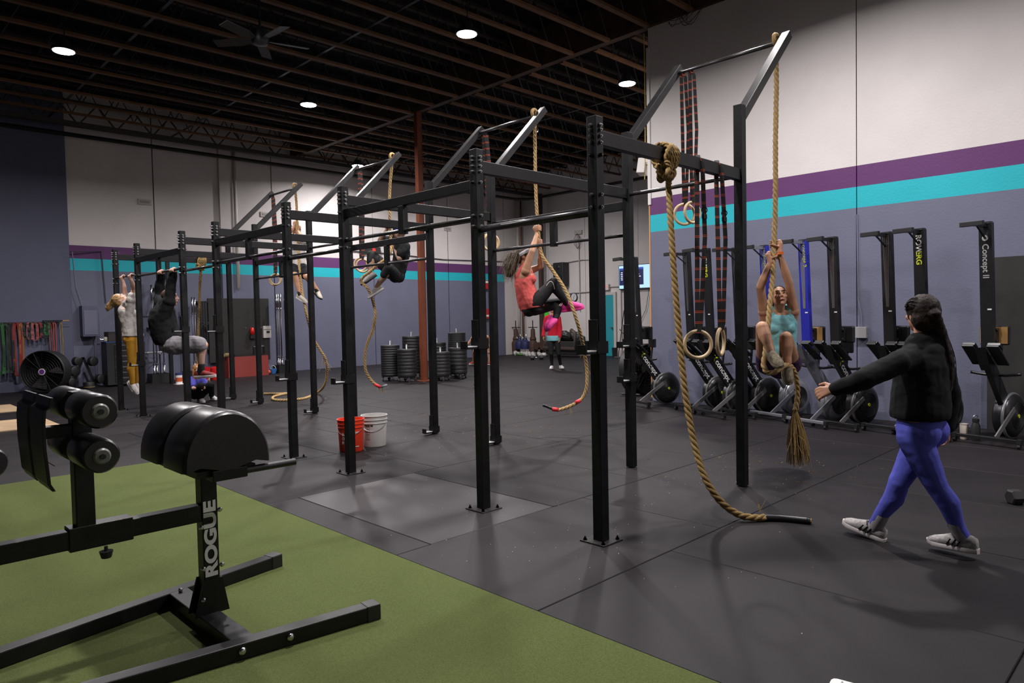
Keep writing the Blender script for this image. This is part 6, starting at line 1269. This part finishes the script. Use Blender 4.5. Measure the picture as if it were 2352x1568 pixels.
ex_ = thing('exit_sign', 'small red lit exit sign above the teal door', 'exit sign', (15.95, 12.3, 2.3)); o = V((15.95, 12.3, 2.3)); MB().bx(15.9, 15.98, 12.1, 12.48, 2.31, 2.52).build('case', mat('exit_white', (.6, .55, .53), .5), ex_, o, bevel=.006); text('EXIT', .13, (15.897, 12.44, 2.415), (0, -1, 0), (0, 0, 1), mat('exit_red', (1, .06, .04), .5, emit=1.2), ex_, 'letters', off=.002)
MB().tube([(15.97, 12.1, 2.42), (15.97, 11.7, 2.42), (15.97, 11.62, 2.3), (15.97, 11.62, .05)], .018, 6).build('conduit', MATS['conduit_blue'] if False else mat('conduit_cream', (.4, .37, .35), .5), ex_, o)
tv = thing('wall_screen', 'wall screen showing a dark blue slide on pale border', 'screen', (15.9, 11.0, 2.3)); o = V((15.9, 11.0, 2.3)); MB().bx(15.88, 15.96, 10.32, 11.63, 2.3, 3.12).build('bezel', M_black, tv, o); MB().bx(15.874, 15.88, 10.34, 11.61, 2.33, 3.10).build('display', mat('screen_pale', (.42, .68, .92), .4, emit=.75), tv, o); MB().bx(15.868, 15.874, 10.62, 11.6, 2.44, 3.02).build('slide', mat('screen_navy', (.012, .016, .08), .4, emit=.5), tv, o); MB().bx(15.866, 15.868, 10.62, 11.6, 2.95, 3.02).build('title_bar', mat('screen_blue', (.03, .07, .35), .4, emit=.6), tv, o)
b = MB(); [b.bx(15.862, 15.866, y0, y1, z, z+.022) for y0, y1, z in ((10.78, 10.95, 2.78), (10.72, 10.95, 2.71), (11.46, 11.53, 2.86), (11.46, 11.54, 2.8), (11.46, 11.53, 2.74), (11.46, 11.54, 2.68), (11.46, 11.53, 2.62))]; b.build('slide_text', mat('screen_white', (.8, .85, .9), .4, emit=.9), tv, o); MB().tube([(15.95, 10.45, 2.3), (15.95, 10.6, 1.6), (15.95, 10.9, 1.1)], .008, 5).build('cord', M_black, tv, o)
fe = ground_thing('fire_extinguisher', 'red fire extinguisher standing against the end wall', 'extinguisher', (15.75, 11.25)); o = V((15.75, 11.25, 0)); MB().lathe([(0, .0), (.07, 0), (.07, .4), (.04, .47), (.02, .5)], o, n=16).build('cylinder', mat('ext_red', (.5, .01, .015), .35), fe, o, smooth=2); MB().lathe([(.071, .1), (.072, .2)], o, n=16, caps=False).build('label_band', M_white, fe, o); MB().bx(15.7, 15.8, 11.2, 11.3, .5, .54).build('valve', M_black, fe, o)
st = ground_thing('metal_stand', 'dark folded metal stand leaning beside the teal door', 'stand', (15.65, 11.45)); o = V((15.65, 11.45, 0)); b = MB(); b.tube([V((15.6, 11.5, .02)), V((15.9, 11.45, 1.6))], .015, 6); b.tube([V((15.6, 11.2, .02)), V((15.9, 11.42, 1.5))], .015, 6); b.tube([V((15.65, 11.5, .35)), V((15.6, 11.15, .7)), V((15.7, 11.5, .95))], .018, 6); b.build('poles', M_steel, st, o); MB().bx(15.5, 15.75, 11.05, 11.6, 0, .03).build('foot_tray', M_bolt, st, o)
bn = ground_thing('waste_bin', 'small black bin beside the teal door', 'bin', (15.7, 11.72)); MB().lathe([(0, 0), (.1, 0), (.13, .32), (.12, .32), (.09, .02), (0, .02)], (15.7, 11.72, 0), n=4).build('bin_shell', M_black, bn, (15.7, 11.72, 0))
# brown post, valve manifold, storage cart
pc = ground_thing('steel_post', 'dark brown square post against the end wall with green tag', 'post', (15.6, 15.0)); o = V((15.6, 15.0, 0)); MB().bx(15.53, 15.67, 14.93, 15.07, 0, 6.0).build('shaft', mat('post_brown', (.05, .033, .025), .6), pc, o); MB().bx(15.5, 15.53, 14.6, 14.78, 1.35, 1.62).build('tag', mat('tag_green', (.06, .6, .03), .5), pc, o); MB().tube([(15.53, 14.93, 1.75), (15.51, 14.7, 1.62)], .006, 4).build('tag_cord', M_black, pc, o)
mf = ground_thing('valve_manifold', 'row of rusty and blue sprinkler valves on pipes in the far corner', 'pipework', (15.35, 15.4)); o = V((15.35, 15.4, 0)); M_rust = mat('rust_pipe', (.045, .019, .012), .7, noise=.3, nscale=10); M_vblue = mat('valve_blue', (.016, .022, .085), .5)
MB().tube([(15.35, 16.15, .35), (15.35, 13.6, .35)], .10, 12).build('header_pipe', M_rust, mf, o, smooth=True)
for y in (16.1, 15.2):
    v = MB().lathe([(.16, .12), (.17, .45), (.11, .55), (.13, .6), (.09, .7), (.08, .95), (.04, 1.0)], (15.3, y, 0), n=16).build('riser', M_rust, mf, o, smooth=2); MB().cyl((15.3, y, 1.0), (15.3, y, 1.3), .018, n=8).build('stem', M_steel, v, o); MB().bx(15.28, 15.32, y-.22, y+.22, 1.02, 1.05).build('cross_handle', M_steel, v, o)
for y in (15.85, 15.55): v = MB().lathe([(.17, .22), (.2, .35), (.17, .5), (.08, .56), (.05, .66)], (15.25, y, 0), n=16).build('blue_valve', M_vblue, mf, o, smooth=2); MB().torus((15.2, y, .7), (1, 0, 0), .1, .008, 16, 4).build('hand_wheel', M_bolt, v, o)
for y in (14.9, 14.6, 14.3): MB().cyl((15.15, y, .35), (15.45, y, .35), .14, n=16).build('flange', M_rust, mf, o, smooth=2)
hs = ground_thing('green_hose', 'coil of bright green hose on the floor under the valves', 'hose', (15.1, 15.6)); b = MB(); [b.tube([V((15.05+.12*math.cos(a), 15.6+(.35-.03*k)*math.sin(a), .03+.02*k)) for a in [2*PI*j/20 for j in range(20)]], .016, 6, closed=True) for k in range(4)]; b.build('coil', mat('hose_green', (.07, .30, .03), .4), hs, (15.1, 15.6, 0), smooth=True)
pb = ground_thing('plastic_sheeting', 'crumpled pale plastic sheeting on the floor under the valves', 'sheeting', (14.95, 15.0)); b = MB(); [b.ball((14.95+random.uniform(-.1, .1), 14.4+.18*k, .05), (.12, .14, .06+.03*random.random()), 7, Euler((random.random(), random.random(), 0)).to_matrix()) for k in range(9)]; b.build('crumpled_film', mat('film', (.4, .39, .38), .3), pb, (14.95, 15.0, 0))
ca = ground_thing('storage_cart', 'dark pipe-framed cart heaped with black bags at the end wall', 'cart', (15.2, 13.4)); o = V((15.2, 13.4, 0)); b = MB(); b.bx(14.85, 15.6, 12.75, 14.15, .08, .55); b.build('tub', mat('cart_black', (.015, .014, .014), .7), ca, o, bevel=.02); b = MB(); b.tube([V((14.8, 14.2, .3)), V((14.8, 12.72, .3)), V((14.8, 12.72, .85)), V((14.8, 12.9, .95))], .07, 10); b.build('pipe_frame', mat('cart_pipe', (.06, .045, .035), .5), ca, o, smooth=True)
for k, (x, y, z, r) in enumerate([(15.2, 13.9, .66, .26), (15.15, 13.4, .72, .3), (15.25, 12.95, .68, .26)]):
    tt = thing('gear_bag', ['grey plastic bag at the left of the cart', 'big black bag in the middle of the cart', 'grey duffel at the right of the cart'][k], 'bag', (x, y, z-r*.5)); b = MB(); b.ball((x, y, z), (r, r*1.1, r*.6), 10, Euler((.3*k, .2, .5*k)).to_matrix()); ob = b.build('sack', mat('bag_%d' % k, ((.12, .12, .125), (.02, .02, .02), (.10, .10, .105))[k], .45), tt, (x, y, z-r*.5), smooth=True); tx = bpy.data.textures.get('fold0.09'); 
    md = ob.modifiers.new('sub', 'SUBSURF'); md.levels = 2; md.render_levels = 2; md = ob.modifiers.new('fold', 'DISPLACE'); md.texture = tx; md.strength = .08
# wall conduits on end wall
for nm, pts in (('wall_conduit', [(15.96, 14.9, 3.35), (15.96, 13.3, 3.45), (15.96, 12.6, 3.4)]), ('wall_conduit', [(15.96, 13.45, 4.3), (15.96, 13.45, 1.6)]), ('wall_conduit', [(15.96, 14.6, 2.25), (15.96, 12.5, 2.3)]), ('wall_conduit', [(8.0, 16.27, 3.62), (9.8, 16.27, 3.6), (12, 16.27, 3.5), (14.9, 16.27, 3.55)]), ('wall_conduit', [(.62, 16.15, 3.2), (1.3, 16.27, 3.25), (1.35, 16.27, 2.0)])):
    struct(MB().tube(pts, .016, 6).build(nm, MATS['conduit_cream'] if pts[0][0] > 15 else mat('conduit_dark', (.05, .045, .06), .5)))
cg = thing('wire_cage_lamp', 'small caged fixture hanging below a wall plate on the end wall', 'wall lamp', (15.9, 13.47, 4.05)); b = MB(); [b.tube([V((15.9+.11*math.sin(a*PI)*math.cos(t), 13.47+.16*math.sin(a*PI)*math.sin(t), 4.4-.55*a)) for a in [k/8 for k in range(9)]], .004, 4) for t in [2*PI*j/8 for j in range(8)]]; b.build('wire_cage', M_steel, cg, (15.9, 13.47, 4.05)); MB().bx(15.94, 16.0, 13.3, 13.64, 4.38, 4.52).build('plate', MATS['plate_cream'], cg, (15.9, 13.47, 4.05))
# ceiling fans
def ceiling_fan(c, R, a0, label):
    c = V(c); t = thing('ceiling_fan', label, 'ceiling fan', c); MB().lathe([(.04, .16), (.11, .14), (.13, 0), (.1, -.06), (.0, -.07)], c, n=20).build('motor', M_black, t, c, smooth=2); MB().cyl(c+V((0, 0, .15)), c+V((0, 0, 1.25)), .018, n=8).build('down_rod', M_black, t, c)
    for k in range(5):
        a = a0+2*PI*k/5; d = V((math.cos(a), math.sin(a), 0)); n_ = V((-d.y, d.x, .25)).normalized(); b = MB(); b.loft([[c+d*r+n_*w-V((0, 0, .01)), c+d*r-n_*w-V((0, 0, .01)), c+d*r-n_*w, c+d*r+n_*w] for r, w in ((.12, .04), (.3, .085), (R, .075))]); b.build('blade', mat('fan_blade', (.045, .042, .042), .6), t, c)
ceiling_fan((1.04, 6.86, 5.5), .68, 1.0, 'dark five-blade ceiling fan near the top left')
